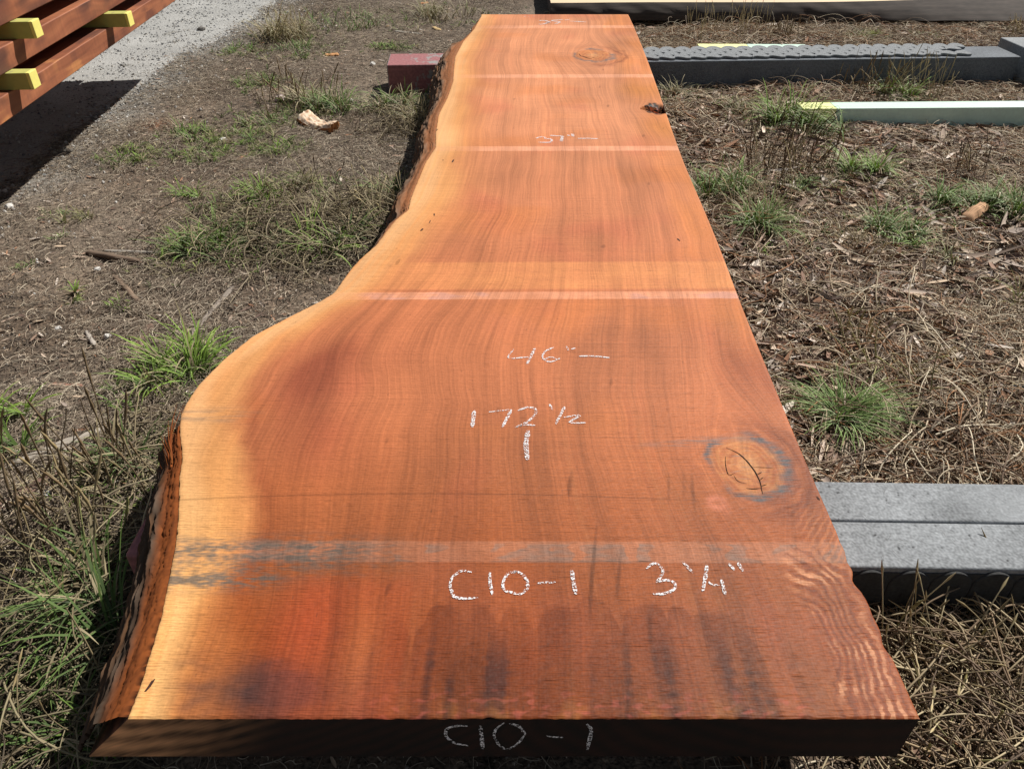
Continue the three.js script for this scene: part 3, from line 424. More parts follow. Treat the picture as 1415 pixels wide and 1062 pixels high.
// ---------------------------------------------------------------- concrete beams under the slab
const CONC = dataTex(1024, 1024, (u, v, o) => {
  const S = 1, x = u, y = v, a = tile((p, q) => fbm(p * 5, q * 5, 3), x, y, S), b = tile((p, q) => noise(p * 70, q * 70), x, y, S), c = tile((p, q) => noise(p * 190, q * 190), x, y, S), f = tile((p, q) => noise(p * 120 + q * 60, q * 120 - p * 50), x, y, S);
  let k = 0.24 + 0.1 * a + 0.05 * b + 0.085 * c + 0.07 * ss(f, 0.4, 0.8); k *= 1 - 0.6 * ss(-b - 0.5 * c, 0.75, 1.05);
  k *= 1 - 0.3 * ss(tile((p, q) => fbm(p * 3 + 9, q * 3, 4), x, y, S), 0.12, 0.5); const st = gauss(Math.hypot((x - 0.7) / 0.05, (y - 0.08) / 0.05) * (1 + 0.5 * a)) * 0.5;
  o[0] = lerp(k * 0.95, 0.2, st); o[1] = lerp(k * 1.0, 0.14, st); o[2] = lerp(k * 1.06, 0.08, st);
});
const CONC_BUMP = dataTex(1024, 1024, (u, v, o) => { o[0] = o[1] = o[2] = 0.55 + tile((p, q) => 0.25 * noise(p * 190, q * 190) + 0.2 * noise(p * 70, q * 70) - 0.5 * ss(-noise(p * 70, q * 70), 0.75, 1), u, v, 1); }, false);
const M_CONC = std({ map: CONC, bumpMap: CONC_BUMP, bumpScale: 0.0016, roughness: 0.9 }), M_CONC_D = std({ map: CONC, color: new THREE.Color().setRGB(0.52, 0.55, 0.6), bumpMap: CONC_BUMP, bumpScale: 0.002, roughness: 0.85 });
const M_CONC_SHADE = std({ map: CONC, color: new THREE.Color().setRGB(0.16, 0.155, 0.15), roughness: 0.9 });  // concrete darkened to paint the shade on the near beam front
const REDP = dataTex(512, 256, (u, v, o) => { const a = fbm(u * 7, v * 4, 4), n = noise(u * 40, v * 26), w = ss(a + 0.25 * n + (u - 0.5) * 0.9 + (v > 0.75 || v < 0.25 ? 0.1 : 0), -0.05, 0.25); const k = 1 + 0.3 * n; o[0] = lerp(0.3 * k, 0.27, w); o[1] = lerp(0.115 * k, 0.25, w); o[2] = lerp(0.12 * k, 0.245, w); });
const M_RED = std({ map: REDP, roughness: 0.7 });
{
  const B = thing('concrete_beam', 'grey concrete beam with a seam along its top, under the near part of the slab', 'beam', null, [0.55, 0, -1.015], 0.02 * -1);
  const y = 0.15, h = 0.17;
  const strip = (x0, x1, z0, z1, m, name, du) => { const g = rbox(x1 - x0, h, z1 - z0, 0.005, 0, du); const o = mesh(name, g, m, B); o.position.set((x0 + x1) / 2, y - h / 2, (z0 + z1) / 2); return o; };
  strip(-1.1, 2.2, -0.107, -0.0016, M_CONC, 'beam_strip', 0.02); strip(-1.1, 2.2, 0.0016, 0.112, M_CONC, 'beam_strip', 0.5);
  { const g = rbox(0.15, h, 0.218, 0.008, 0); const q = g.attributes.uv; for (let i = 0; i < q.count; i++) q.setXY(i, q.getX(i) * 5 + 0.4, q.getY(i) * 3 + 0.5); mesh('painted_end', g, M_RED, B).position.set(-1.176, y - h / 2, 0.0025); }
  mesh('shade_face', rbox(3.28, h - 0.012, 0.003, 0.001, 0), M_CONC_SHADE, B).position.set(0.555, y - h / 2 - 0.006, 0.1133);  // thin dark plate added to deepen the shade on the front face
  // half-round treads pressed out of its front face
  const sh = new THREE.Shape(); sh.absarc(0, 0, 0.034, 0, Math.PI, false); sh.lineTo(-0.034, -0.05); sh.lineTo(0.034, -0.05); sh.closePath();
  const pad = uvBox(new THREE.ExtrudeGeometry(sh, { depth: 0.003, bevelEnabled: true, bevelSize: 0.003, bevelThickness: 0.003, bevelSegments: 2, curveSegments: 14 }), 0);
  for (let i = 0; i < 29; i++) { const o = mesh('tread_pad', pad, M_CONC_SHADE, B); o.position.set(0.02 + i * 0.0745, y - 0.043, 0.1125); }
}
{
  const turn = 0.05, B = thing('concrete_beam', 'dark grey concrete beam with raised scale tread on top, under the far part of the slab', 'beam', null, [-0.666, 0, -4.367], turn);
  const len = 3.44, y = 0.15, h = 0.17, d = 0.236;
  const a = rbox(len - 0.42, h, d, 0.006, 0); mesh('beam_body', a, M_CONC_D, B).position.set(0.42 + (len - 0.42) / 2, y - h / 2, 0);  // body colour lowered to deepen its shaded front; top pads stay lighter
  const e = rbox(0.42, h, d, 0.006, 0), q = e.attributes.uv; for (let i = 0; i < q.count; i++) q.setXY(i, q.getX(i) * 2.2 + 0.45, q.getY(i) * 3 + 0.5);
  mesh('painted_end', e, M_RED, B).position.set(0.209, y - h / 2, 0);
  const sh = new THREE.Shape(); sh.absarc(0, 0, 0.046, Math.PI * 0.02, Math.PI * 0.98, false); sh.bezierCurveTo(-0.02, 0.03, 0.02, -0.012, 0.046 * Math.cos(0.06), 0.046 * Math.sin(0.06));
  const pad = uvBox(new THREE.ExtrudeGeometry(sh, { depth: 0.007, bevelEnabled: true, bevelSize: 0.002, bevelThickness: 0.003, bevelSegments: 2, curveSegments: 10 }).rotateX(-Math.PI / 2 + 0.2), 0), r = rng(5);
  for (let row = 0; row < 4; row++) for (let i = 0; i < 22; i++) { const x = 1.36 + i * 0.086 + (row % 2) * 0.043 + 0.004 * r(); if (x > 3.18 - 0.05 * (row % 3)) continue; const o = mesh('tread_pad', pad, M_CONC, B); o.position.set(x, y + 0.003 - 0.001 * r(), -0.066 + row * 0.053); o.rotation.y = 0.35 * (r() - 0.5); }
}
{
  const B = thing('concrete_block', 'grey concrete block butted beyond the right end of the scaly far beam', 'block', null, [3.5, 0, -4.56], 0.05);
  const a = rbox(1.34, 0.2, 0.46, 0.008, 0, 0.3); mesh('block_body', a, M_CONC, B).position.set(0.0, 0.075, 0);
}

// ---------------------------------------------------------------- painted lumber and the other boards
const PAINT = dataTex(1024, 256, (u, v, o) => { const a = noise(u * 14, v * 40), b = noise(u * 90, v * 60), k = 1 + 0.05 * a + 0.06 * b; o[0] = 0.53 * k; o[1] = 0.7 * k; o[2] = 0.6 * k; });
const YELL = dataTex(256, 256, (u, v, o) => { const a = fbm(u * 6, v * 6, 3), b = noise(u * 60, v * 60), k = 1 + 0.15 * a + 0.07 * b; o[0] = 0.82 * k; o[1] = 0.74 * k; o[2] = 0.2 * k; const s = ss(noise(u * 30, v * 30), 0.6, 0.8); o[0] = lerp(o[0], 0.3, s * 0.4); o[1] = lerp(o[1], 0.2, s * 0.4); });
const M_YELL_SHADE = std({ map: YELL, color: new THREE.Color().setRGB(0.5, 0.55, 0.55), roughness: 0.7 });  // the yellow paint again, darkened for the shaded spacer sides
const M_PAINT = std({ map: PAINT, roughness: 0.55 }), M_YELL = std({ map: YELL, roughness: 0.6 }), M_PALEYELL = std({ map: YELL, color: new THREE.Color().setRGB(1.0, 1.12, 1.9), roughness: 0.6 });
function post(label, x0, x1, z0, z1, y, h, w, yellow) {
  const dx = x1 - x0, dz = z1 - z0, len = Math.hypot(dx, dz), B = thing('painted_timber', label, 'timber', null, [x0, y, z0], Math.atan2(-dz, dx));
  const a = rbox(len - yellow, h, w, 0.003, 0); mesh('timber_body', a, M_PAINT, B).position.set(yellow + (len - yellow) / 2, h / 2, -w / 2);
  const b = rbox(yellow, h, w, 0.003, 0); mesh('yellow_end', b, M_PALEYELL, B).position.set(yellow / 2 - 0.0005, h / 2, -w / 2);
}
post('pale green painted timber with a yellow end, lying on the litter right of the slab', 1.378, 3.3, -3.69, -3.735, 0.002, 0.094, 0.098, 0.16);
post('pale timber with a yellow end, mostly hidden behind the scaly grey beam', 1.14, 1.8, -4.955, -4.94, 0.0, 0.072, 0.098, 0.3);
const RED = dataTex(2048, 512, (u, v, o) => {
  const x = u * 4, y = v, w = 0.05 * noise(x * 1.1, y * 3) + 0.012 * noise(x * 5, y * 8), a = noise(x * 1.2, (y + w) * 36), b = noise(x * 3, (y + w) * 130), p = fbm(x * 2.4 + 5, y * 1.6, 3), q = noise(x * 5.5, y * 0.7 + 3);
  let c = mixc([0.2, 0.06, 0.028], [0.4, 0.14, 0.06], clamp(0.5 + 0.5 * a + 0.9 * p, 0, 1)); c = mixc(c, [0.1, 0.03, 0.022], ss(q + 0.5 * p + 0.35 * a, 0.15, 0.7) * 0.7); c = mixc(c, [0.6, 0.25, 0.08], ss(-q + 0.3 * a, 0.5, 0.7) * 0.55);
  const k = 1 + 0.13 * b; c = mixc(c, [0.05, 0.022, 0.018], 0.6 * ss(fbm(x * 2.3 + 9, y * 1.2 + 3, 3) + 0.3 * noise(x * 9, y * 30), 0.1, 0.5)); const kk = k * (1 + 0.12 * noise(x * 60, y * 6)); o[0] = c[0] * kk; o[1] = c[1] * kk * 1.04; o[2] = c[2] * kk * 1.1;
});
const M_RED_WOOD = std({ map: RED, roughness: 0.6 });
{
  const turn = 0.0709, X = (z) => -1.665 + 0.071 * (z + 2.4), zf = -4.72, zn = -0.75, len = zf - zn;
  const widths = [0.27, 0.3, 0.26, 0.3], rows = [[0.4, 0.472], [0.527, 0.6], [0.655, 0.73]], names = ['bottom', 'middle', 'top'], place = ['nearest the dirt', 'second from the dirt', 'third from the dirt', 'fourth from the dirt'];
  rows.forEach(([y0, y1], k) => {
    let off = 0;
    widths.forEach((w, i) => {
      const g = uvBox(new RoundedBoxGeometry(w, y1 - y0, -len, 2, 0.004), 2, 1.3 * k + 0.7 * i, 0.31 * k + 0.2 * i); { const q = g.attributes.uv; for (let n = 0; n < q.count; n++) q.setX(n, q.getX(n) / 4); }
      const zc = (zf + zn) / 2, o = mesh('wood_beam', g, M_RED_WOOD); o.position.set(X(zc) - off - w / 2, (y0 + y1) / 2, zc); o.rotation.y = -0.0709 * -1 * 1; tag(o, `reddish sawn beam in the ${names[k]} layer of the stack at upper left, ${place[i]}`, 'beam', 'sawn beams in the stack at upper left');
      off += w + 0.05;
    });
  });
  // stickers: painted spacers between the layers, their yellow ends sticking out, bodies darkened to paint in shade
  const sticker = (y, u, v, over, w, label) => {
    const p = at(u, v, y), e = X(p.z) + over, g = thing('timber_spacer', label, 'spacer', 'yellow spacers between the stacked beams', [e, y, p.z], turn);
    const h = 0.0542, L = 1.15;
    mesh('spacer_body', rbox(L - 0.012, h, w, 0.002, 0), M_YELL_SHADE, g).position.set(-0.012 - (L - 0.012) / 2, h / 2 + 0.0004, -w / 2);
    mesh('yellow_end', rbox(0.012, h, w, 0.002, 0), M_YELL, g).position.set(-0.006, h / 2 + 0.0004, -w / 2);
  };
  sticker(0.472, 50, 124, 0.075, 0.056, 'yellow spacer end between the bottom and middle beams, nearest the camera');
  sticker(0.472, 185, 37.5, 0.095, 0.06, 'yellow spacer end between the bottom and middle beams, farther up the stack');
  sticker(0.6, 31, 53.5, 0.07, 0.056, 'yellow spacer end between the middle and top beams at the left border');
  for (const z of [-1.15, -4.35]) { const o = mesh('support_block', rbox(0.75, 0.4, 0.2, 0.006, 0), M_CONC); o.position.set(X(z) - 1.3, 0.2, z); tag(o, z < -2 ? 'grey block carrying the far end of the beam stack' : 'grey block carrying the near end of the beam stack', 'block'); }
}
// another slab lying farther back at the upper right
{
  const B = thing('wood_slab', 'pale topped slab with a dark shaded edge lying across the top right of the view', 'wood slab');
  const zn = (x) => -5.87 - 0.025 * ss(x, 0.2, 1) - 0.3 * ss(x, 1.9, 4.6), zb = (x) => -5.83 + 0.012 * noise(x * 6, 2), y1 = 0.15, y0 = 0.045;
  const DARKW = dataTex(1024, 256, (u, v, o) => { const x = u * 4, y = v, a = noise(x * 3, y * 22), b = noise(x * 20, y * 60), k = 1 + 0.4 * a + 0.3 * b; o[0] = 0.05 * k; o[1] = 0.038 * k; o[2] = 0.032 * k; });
  const PALE = dataTex(1024, 256, (u, v, o) => { const x = u * 4, y = v, a = noise(x * 1.5, y * 30), b = noise(x * 8, y * 90), k = 1 + 0.1 * a + 0.08 * b; o[0] = 0.72 * k; o[1] = 0.55 * k; o[2] = 0.36 * k; });
  const N = 120, x0 = 0.27, x1 = 4.6, face = [[], [], []], top = [[], [], []];
  for (let i = 0; i <= N; i++) {
    const x = lerp(x0, x1, i / N);
    for (let k = 0; k <= 6; k++) { const q = k / 6, bulge = 0.018 * Math.sin(q * 3.1) + 0.008 * noise(x * 9, q * 5); face[0].push(x, lerp(y1, y0, q), lerp(zn(x), zb(x), q) + (k && k < 6 ? bulge : 0)); face[1].push(x / 4, q * 0.4); }
    top[0].push(x, y1, zn(x), x, y1, -6.9); top[1].push(x / 4, 0, x / 4, 0.9);
    if (i) { for (let k = 0; k < 6; k++) { const a = (i - 1) * 7 + k, b = i * 7 + k; face[2].push(a, a + 1, b + 1, a, b + 1, b); } const a = (i - 1) * 2; top[2].push(a, a + 2, a + 1, a + 1, a + 2, a + 3); }
  }
  const mk = ([p, u, ix]) => { const g = new THREE.BufferGeometry(); g.setAttribute('position', new THREE.Float32BufferAttribute(p, 3)); g.setAttribute('uv', new THREE.Float32BufferAttribute(u, 2)); g.setIndex(ix); g.computeVertexNormals(); return g; };
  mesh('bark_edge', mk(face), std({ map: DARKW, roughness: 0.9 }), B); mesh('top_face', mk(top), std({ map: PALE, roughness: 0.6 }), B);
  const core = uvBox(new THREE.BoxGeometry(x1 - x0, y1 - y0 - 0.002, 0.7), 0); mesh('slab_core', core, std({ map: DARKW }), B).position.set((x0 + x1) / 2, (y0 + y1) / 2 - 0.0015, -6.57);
  const left = new THREE.BoxGeometry(0.01, y1 - y0 - 0.004, 0.33); mesh('end_face', uvBox(left, 2), std({ map: DARKW }), B).position.set(x0 + 0.005, (y0 + y1) / 2 - 0.001, -6.06);
  for (const x of [1.0, 3.3]) { const o = mesh('support_block', rbox(0.24, 0.07, 0.7, 0.005, 2), M_CONC_D); o.position.set(x, 0.009, -6.35); tag(o, x < 2 ? 'dark block under the left part of the pale slab at the back' : 'dark block under the right part of the pale slab at the back', 'block'); }
}

// ---------------------------------------------------------------- litter that nobody could count
const inSlab = (x, z, m = 0) => z > FAR_Z - m && z < NEAR_Z + m && x > Lraw(clamp(z, FAR_Z, NEAR_Z)) - 0.02 - m && x < Rraw(clamp(z, FAR_Z, NEAR_Z)) + m;
const inBeam = (x, z) => (x > -0.78 && x < 2.76 && Math.abs(z + 1.012 - 0.02 * (x - 0.55)) < 0.118) || (x > -0.67 && x < 2.78 && Math.abs(z + 4.367 + 0.05 * (x + 0.666)) < 0.125) || (x > 1.38 && x < 3.3 && z < -3.69 + 0.0 && z > -3.835) || (x > 2.83 && Math.abs(z + 4.56) < 0.26);
const inView = (x, z, m) => { const d = -z, zc = d * CP + EYE * SP; return Math.abs(x) < zc * 0.68 + m && z < 0.1 - 0.5 + m; };
const Mx = new THREE.Matrix4(), Qt = new THREE.Quaternion(), Eu = new THREE.Euler(), Ps = new THREE.Vector3(), Sc = new THREE.Vector3(), Cl = new THREE.Color();
function scatter(name, label, category, geo, mat, count, seed, place) {  // place(r) gives [x, z, lift, yaw, pitch, roll, scale, colour] or nothing
  const r = rng(seed), m = new THREE.InstancedMesh(geo, mat, count); let n = 0;
  for (let k = 0; k < count * 40 && n < count; k++) {
    const a = place(r); if (!a) continue;
    const [x, z, lift, yaw, pitch, roll, s, col] = a;
    Eu.set(roll, yaw, pitch, 'YZX'); Qt.setFromEuler(Eu); Ps.set(x, gh(x, z) + lift, z); if (Array.isArray(s)) Sc.set(...s); else Sc.setScalar(s);
    m.setMatrixAt(n, Mx.compose(Ps, Qt, Sc)); m.setColorAt(n, Cl.setRGB(col[0], col[1], col[2])); n++;
  }
  m.count = n; m.name = numbered(name); m.castShadow = m.receiveShadow = true; m.userData = { label, category, kind: 'stuff' }; scene.add(m); return m;
}
const tube = (pts, rad, sides = 3) => { // a bent stem along pts, rad(t)
  const cv = new THREE.CatmullRomCurve3(pts), N = pts.length * 2, g = new THREE.BufferGeometry(), p = [], ix = [];
  for (let i = 0; i <= N; i++) { const t = i / N, c = cv.getPoint(t), d = cv.getTangent(t), a = new THREE.Vector3(0.3, 1, 0.21).cross(d).normalize(), b = d.clone().cross(a), R = rad(t); for (let k = 0; k < sides; k++) { const w = k / sides * 6.2832; p.push(c.x + R * (a.x * Math.cos(w) + b.x * Math.sin(w)), c.y + R * (a.y * Math.cos(w) + b.y * Math.sin(w)), c.z + R * (a.z * Math.cos(w) + b.z * Math.sin(w))); } if (i) for (let k = 0; k < sides; k++) { const q = (i - 1) * sides, s = i * sides, k2 = (k + 1) % sides; ix.push(q + k, q + k2, s + k2, q + k, s + k2, s + k); } }
  g.setAttribute('position', new THREE.Float32BufferAttribute(p, 3)); g.setIndex(ix); g.computeVertexNormals(); return g;
};
const V3 = (x, y, z) => new THREE.Vector3(x, y, z);
const M_STRAW = std({ roughness: 0.8, color: 0xffffff }), M_CHIP = std({ roughness: 0.85 }), M_STONE = std({ roughness: 0.95, flatShading: true });
const strawA = tube([V3(-0.5, 0, 0), V3(-0.18, 0.015, 0.03), V3(0.2, 0.012, 0.015), V3(0.5, 0, -0.05)], (t) => 0.014 * (1 - 0.5 * t));
const strawB = tube([V3(-0.5, 0, 0), V3(-0.2, 0.06, 0.14), V3(0.15, 0.03, 0.18), V3(0.5, 0.0, 0.02)], (t) => 0.012 * (1 - 0.55 * t));
const chip = (() => { const g = new Geo(), c = [1, 1, 1]; let last; for (let i = 0; i <= 5; i++) { const t = i / 5, w = 0.13 * Math.sin(Math.PI * clamp(t * 0.94 + 0.05, 0, 1)) ** 0.7, x = t - 0.5, y = 0.16 * (t - 0.5) ** 2 - 0.02; const cur = [g.v(x, y + 0.045 * w / 0.13, -w, c), g.v(x, y, 0, c), g.v(x, y + 0.05 * w / 0.13, w, c)]; if (last) { g.quad(last[0], last[1], cur[1], cur[0]); g.quad(last[1], last[2], cur[2], cur[1]); } last = cur; } const q = g.build(); q.deleteAttribute('color'); return q; })();
const bit = (() => { const g = new THREE.IcosahedronGeometry(1, 0), p = g.attributes.position, r = rng(3), seen = new Map(); for (let i = 0; i < p.count; i++) { const k = [p.getX(i), p.getY(i), p.getZ(i)].map((a) => a.toFixed(3)).join(); if (!seen.has(k)) seen.set(k, 0.65 + 0.55 * r()); const s = seen.get(k); p.setXYZ(i, p.getX(i) * s, p.getY(i) * s * 0.7, p.getZ(i) * s); } return g; })();
const pick = (r, list) => { const a = list[Math.floor(r() * list.length)], k = 0.75 + 0.5 * r(); return [a[0] * k, a[1] * k, a[2] * k]; };
const STRAWS = [[0.46, 0.37, 0.25], [0.36, 0.27, 0.18], [0.3, 0.23, 0.17], [0.5, 0.41, 0.29], [0.2, 0.125, 0.075], [0.14, 0.09, 0.06], [0.6, 0.52, 0.39], [0.3, 0.15, 0.07]];
const STRAWL = [[0.4, 0.33, 0.25], [0.3, 0.235, 0.175], [0.55, 0.47, 0.36], [0.17, 0.13, 0.1], [0.13, 0.1, 0.075]];
const CHIPS = [[0.33, 0.22, 0.16], [0.4, 0.3, 0.23], [0.22, 0.13, 0.09], [0.3, 0.24, 0.2], [0.46, 0.36, 0.28], [0.27, 0.14, 0.08], [0.6, 0.52, 0.45], [0.14, 0.09, 0.07], [0.1, 0.065, 0.045], [0.5, 0.38, 0.27]];
const thin = (r, x, z) => r() < clamp(2.6 / Math.hypot(x, z, 1.2), 0.2, 1);
const spotR = (r) => { const x = 0.3 + 3.6 * r(), z = -0.15 - 6.2 * r(); return inView(x, z, 0.35 + 1.2 * r() * r()) && thin(r, x, z) && !inSlab(x, z, -0.25) && !inBeam(x, z) ? [x, z] : null; };
const spotL = (r) => { const x = -2.5 + 2.6 * r(), z = -0.15 - 6.9 * r(); return inView(x, z, 0.35 + 1.2 * r() * r()) && thin(r, x, z) && !inSlab(x, z, -0.15) && !inBeam(x, z) && x > gravelEdge(z) - 0.15 * r() ? [x, z] : null; };
const chipZone = (x, z) => ss(fbm(x * 1.5 + 2, z * 1.5 + 4, 3), -0.25, 0.25);
const tilt = (r, a) => (r() - 0.5) * 2 * a;
scatter('straw_litter', 'tan and brown straw matted over the ground right of the slab', 'straw', strawA, M_STRAW, 52000, 1, (r) => { const p = spotR(r); if (!p || (p[1] > -0.92 && r() < 0.86) || (r() < 0.5 && chipZone(...p) > 0.6)) return; const pile = 0.5 + 0.5 * noise(p[0] * 2.2, p[1] * 2.2), l = 0.03 + 0.085 * r() * r() + 0.02; return [...p, 0.002 + 0.018 * r() * (0.4 + pile), r() * 6.28, tilt(r, 0.22), 0, [l, l * 0.8, 0.085 + 0.06 * r()].map((v, i) => i ? 0.07 + 0.06 * r() : v), pick(r, STRAWS)]; });
scatter('straw_litter', 'bent straw tangled through the litter right of the slab', 'straw', strawB, M_STRAW, 30000, 2, (r) => { const p = spotR(r); if (!p || (p[1] > -0.92 && r() < 0.75)) return; const l = 0.05 + 0.1 * r(); return [...p, 0.002 + 0.022 * r(), r() * 6.28, tilt(r, 0.25), tilt(r, 0.5), [l, l, l * (0.8 + 0.4 * r())], pick(r, STRAWS)]; });
scatter('straw_litter', 'fine grey-brown straw trodden into the dirt left of the slab', 'straw', strawA, M_STRAW, 62000, 4, (r) => { const p = spotL(r); if (!p) return; if ((p[1] > -1.05 && r() < 0.7) || r() > 0.35 + 0.65 * ss(noise(p[0] * 1.6 + 4, p[1] * 1.6), -0.4, 0.3)) return; const l = 0.014 + 0.05 * r() ** 3; return [...p, 0.0015 + 0.006 * r(), r() * 6.28, tilt(r, 0.12), 0, [l, 0.07, 0.06 + 0.05 * r()], pick(r, STRAWL)]; });
scatter('straw_litter', 'curled dead grass lying on the dirt left of the slab', 'straw', strawB, M_STRAW, 14000, 6, (r) => { const p = spotL(r); if (!p) return; if ((p[1] > -1.05 && r() < 0.7) || r() > 0.15 + 0.85 * ss(noise(p[0] * 1.6 + 4, p[1] * 1.6), -0.2, 0.4)) return; const l = 0.03 + 0.07 * r(); return [...p, 0.002 + 0.01 * r(), r() * 6.28, tilt(r, 0.2), tilt(r, 0.4), l, pick(r, STRAWL)]; });
scatter('bark_chips', 'curled brown bark chips strewn over the ground right of the slab', 'bark chips', chip, M_CHIP, 24000, 7, (r) => { const p = spotR(r); if (!p || r() > chipZone(...p) || r() > ss(-p[1], 1.0, 1.8)) return; const l = 0.022 + 0.055 * r() ** 3; return [...p, 0.005 + 0.022 * r(), r() * 6.28, tilt(r, 0.4), tilt(r, 0.9), [l * (1 + 0.9 * r()), l, l * (0.5 + 0.9 * r())], pick(r, CHIPS)]; });
scatter('bark_chips', 'broken leaves, husks and flakes under the dead grass at the lower right corner', 'leaf litter', chip, M_CHIP, 2600, 29, (r) => { const x = 0.45 + 0.9 * r(), z = -0.9 + 0.75 * r(); if (inSlab(x, z) || inBeam(x, z)) return; const l = 0.01 + 0.03 * r() ** 2; return [x, z, 0.006 + 0.035 * r() * r(), r() * 6.28, tilt(r, 0.5), tilt(r, 0.9), [l * 1.3, l, l * (0.5 + 0.8 * r())], pick(r, [[0.2, 0.12, 0.08], [0.3, 0.2, 0.14], [0.12, 0.075, 0.05], [0.4, 0.3, 0.22]])]; });
scatter('bark_chips', 'larger curled strips of bark lying in the litter right of the slab', 'bark chips', chip, M_CHIP, 420, 27, (r) => { const p = spotR(r); if (!p || r() > chipZone(...p) || r() > ss(-p[1], 1.1, 1.6)) return; const l = 0.06 + 0.09 * r() * r(); return [...p, 0.02 + 0.014 * r(), r() * 6.28, tilt(r, 0.3), tilt(r, 0.7), [l * 1.3, l, l * (0.35 + 0.5 * r())], pick(r, [[0.42, 0.3, 0.23], [0.2, 0.12, 0.08], [0.55, 0.44, 0.36], [0.12, 0.075, 0.05], [0.34, 0.2, 0.13]])]; });
scatter('bark_chips', 'small scattered bark flakes on the dirt left of the slab', 'bark chips', chip, M_CHIP, 5000, 8, (r) => { const p = spotL(r); if (!p) return; const l = 0.008 + 0.025 * r() ** 3 + 0.003; return [...p, 0.003 + 0.004 * r(), r() * 6.28, tilt(r, 0.2), tilt(r, 0.5), [l * 1.3, l, l * (0.5 + 0.9 * r())], pick(r, CHIPS)]; });
scatter('soil_crumbs', 'small clods and grit on the bare dirt', 'soil', bit, M_STONE, 36000, 9, (r) => { const p = r() < 0.72 ? spotL(r) : spotR(r); if (!p) return; const s = 0.0012 + 0.0045 * r() ** 4, g = r() < 0.05; return [...p, s * 0.3, r() * 6.28, r() * 3, r() * 3, s, g ? pick(r, [[0.55, 0.54, 0.52]]) : pick(r, [[0.2, 0.16, 0.125], [0.15, 0.115, 0.09], [0.27, 0.23, 0.19]])]; });
scatter('gravel_stones', 'loose grey gravel on the road at upper left', 'gravel', bit, M_STONE, 42000, 10, (r) => { const z = -1.6 - 8 * r(), x = gravelEdge(z) + 0.12 * r() * r() * r() * 2 - 0.02 - 1.6 * r(); if (!inView(x, z, 0.4)) return; const s = 0.002 + 0.0095 * r() ** 5; return [x, z, 0.001 + s * 0.25, r() * 6.28, r() * 3, r() * 3, s, pick(r, [[0.36, 0.36, 0.35], [0.27, 0.27, 0.27], [0.45, 0.44, 0.42], [0.32, 0.3, 0.27], [0.2, 0.2, 0.21]])]; });
scatter('gravel_stones', 'sparse grey stones spilled from the road onto the dirt', 'gravel', bit, M_STONE, 1400, 12, (r) => { const z = -1.6 - 5.5 * r(), x = gravelEdge(z) + 0.7 * r() * r(); if (!inView(x, z, 0.3) || inSlab(x, z, 0.02)) return; const s = 0.003 + 0.009 * r() ** 3; return [x, z, s * 0.25, r() * 6.28, r() * 3, r() * 3, s, pick(r, [[0.4, 0.39, 0.37], [0.3, 0.28, 0.26], [0.5, 0.48, 0.45]])]; });
// long bent stems where the dead grass lies thick
const stemA = tube([V3(-0.5, 0, 0), V3(-0.3, 0.16, 0.05), V3(0, 0.24, 0.16), V3(0.28, 0.17, 0.2), V3(0.5, 0.02, 0.08)], (t) => 0.0095 * (1 - 0.45 * t), 4);
const stemB = tube([V3(-0.5, 0, 0), V3(-0.25, 0.05, -0.14), V3(0.05, 0.07, -0.02), V3(0.3, 0.04, 0.15), V3(0.48, 0.1, 0.1)], (t) => 0.009 * (1 - 0.4 * t), 4);
const CORNER = [[0.36, 0.28, 0.17], [0.26, 0.19, 0.11], [0.17, 0.115, 0.07], [0.42, 0.34, 0.21], [0.11, 0.075, 0.05], [0.22, 0.15, 0.09], [0.15, 0.1, 0.065]];
const THICKETS = [[1300, 900, 0.34, 1], [1240, 850, 0.18, 0.9], [1390, 830, 0.2, 0.8], [1330, 1020, 0.25, 1], [1270, 560, 0.22, 0.8], [1350, 610, 0.28, 0.8], [1200, 470, 0.3, 0.4], [1010, 310, 0.25, 0.5], [1150, 400, 0.3, 0.3], [960, 160, 0.3, 0.5], [1120, 130, 0.3, 0.4], [530, 290, 0.22, 0.6], [400, 330, 0.3, 0.9], [330, 300, 0.25, 0.6], [470, 310, 0.25, 0.8], [1010, 45, 0.4, 0.7], [1150, 50, 0.4, 0.6], [1300, 60, 0.4, 0.6], [90, 860, 0.26, 0.4], [60, 1000, 0.24, 0.5], [130, 720, 0.25, 0.3], [230, 600, 0.15, 0.25], [1300, 800, 0.14, 1], [560, 170, 0.25, 0.5], [1000, 60, 0.3, 0.4]].map(([u, v, s, k]) => { const p = at(u, v, 0.02); return [p.x, p.z, s, k]; });
const spotT = (r) => { const t = THICKETS[Math.floor(r() * THICKETS.length)]; if (r() > t[3]) return; const a = r() * 6.28, q = t[2] * Math.sqrt(-Math.log(1 - r() * 0.95)) * 0.8, x = t[0] + q * Math.cos(a), z = t[1] + q * Math.sin(a); return inSlab(x, z, 0.0) || inBeam(x, z) ? null : [x, z]; };
scatter('dead_grass', 'long arched stems of dead grass lying in tangled thickets', 'dead grass', stemA, M_STRAW, 2600, 13, (r) => { const p = spotT(r); if (!p) return; const l = 0.1 + 0.16 * r(), w = (l < 0.16 ? 1 : 0.8) * (p[1] > -0.9 ? 1.25 : 1); return [...p, 0.005 + 0.05 * r() * r(), r() * 6.28, tilt(r, 0.25), tilt(r, 0.8), [l, l * w, l], pick(r, p[0] < 0 ? [[0.24, 0.19, 0.11], [0.17, 0.13, 0.08], [0.36, 0.3, 0.19], [0.12, 0.09, 0.06]].map((c) => p[1] > -1.1 ? [c[0] * 0.65, c[1] * 0.65, c[2] * 0.6] : c) : p[1] > -0.92 ? CORNER : STRAWS)]; });
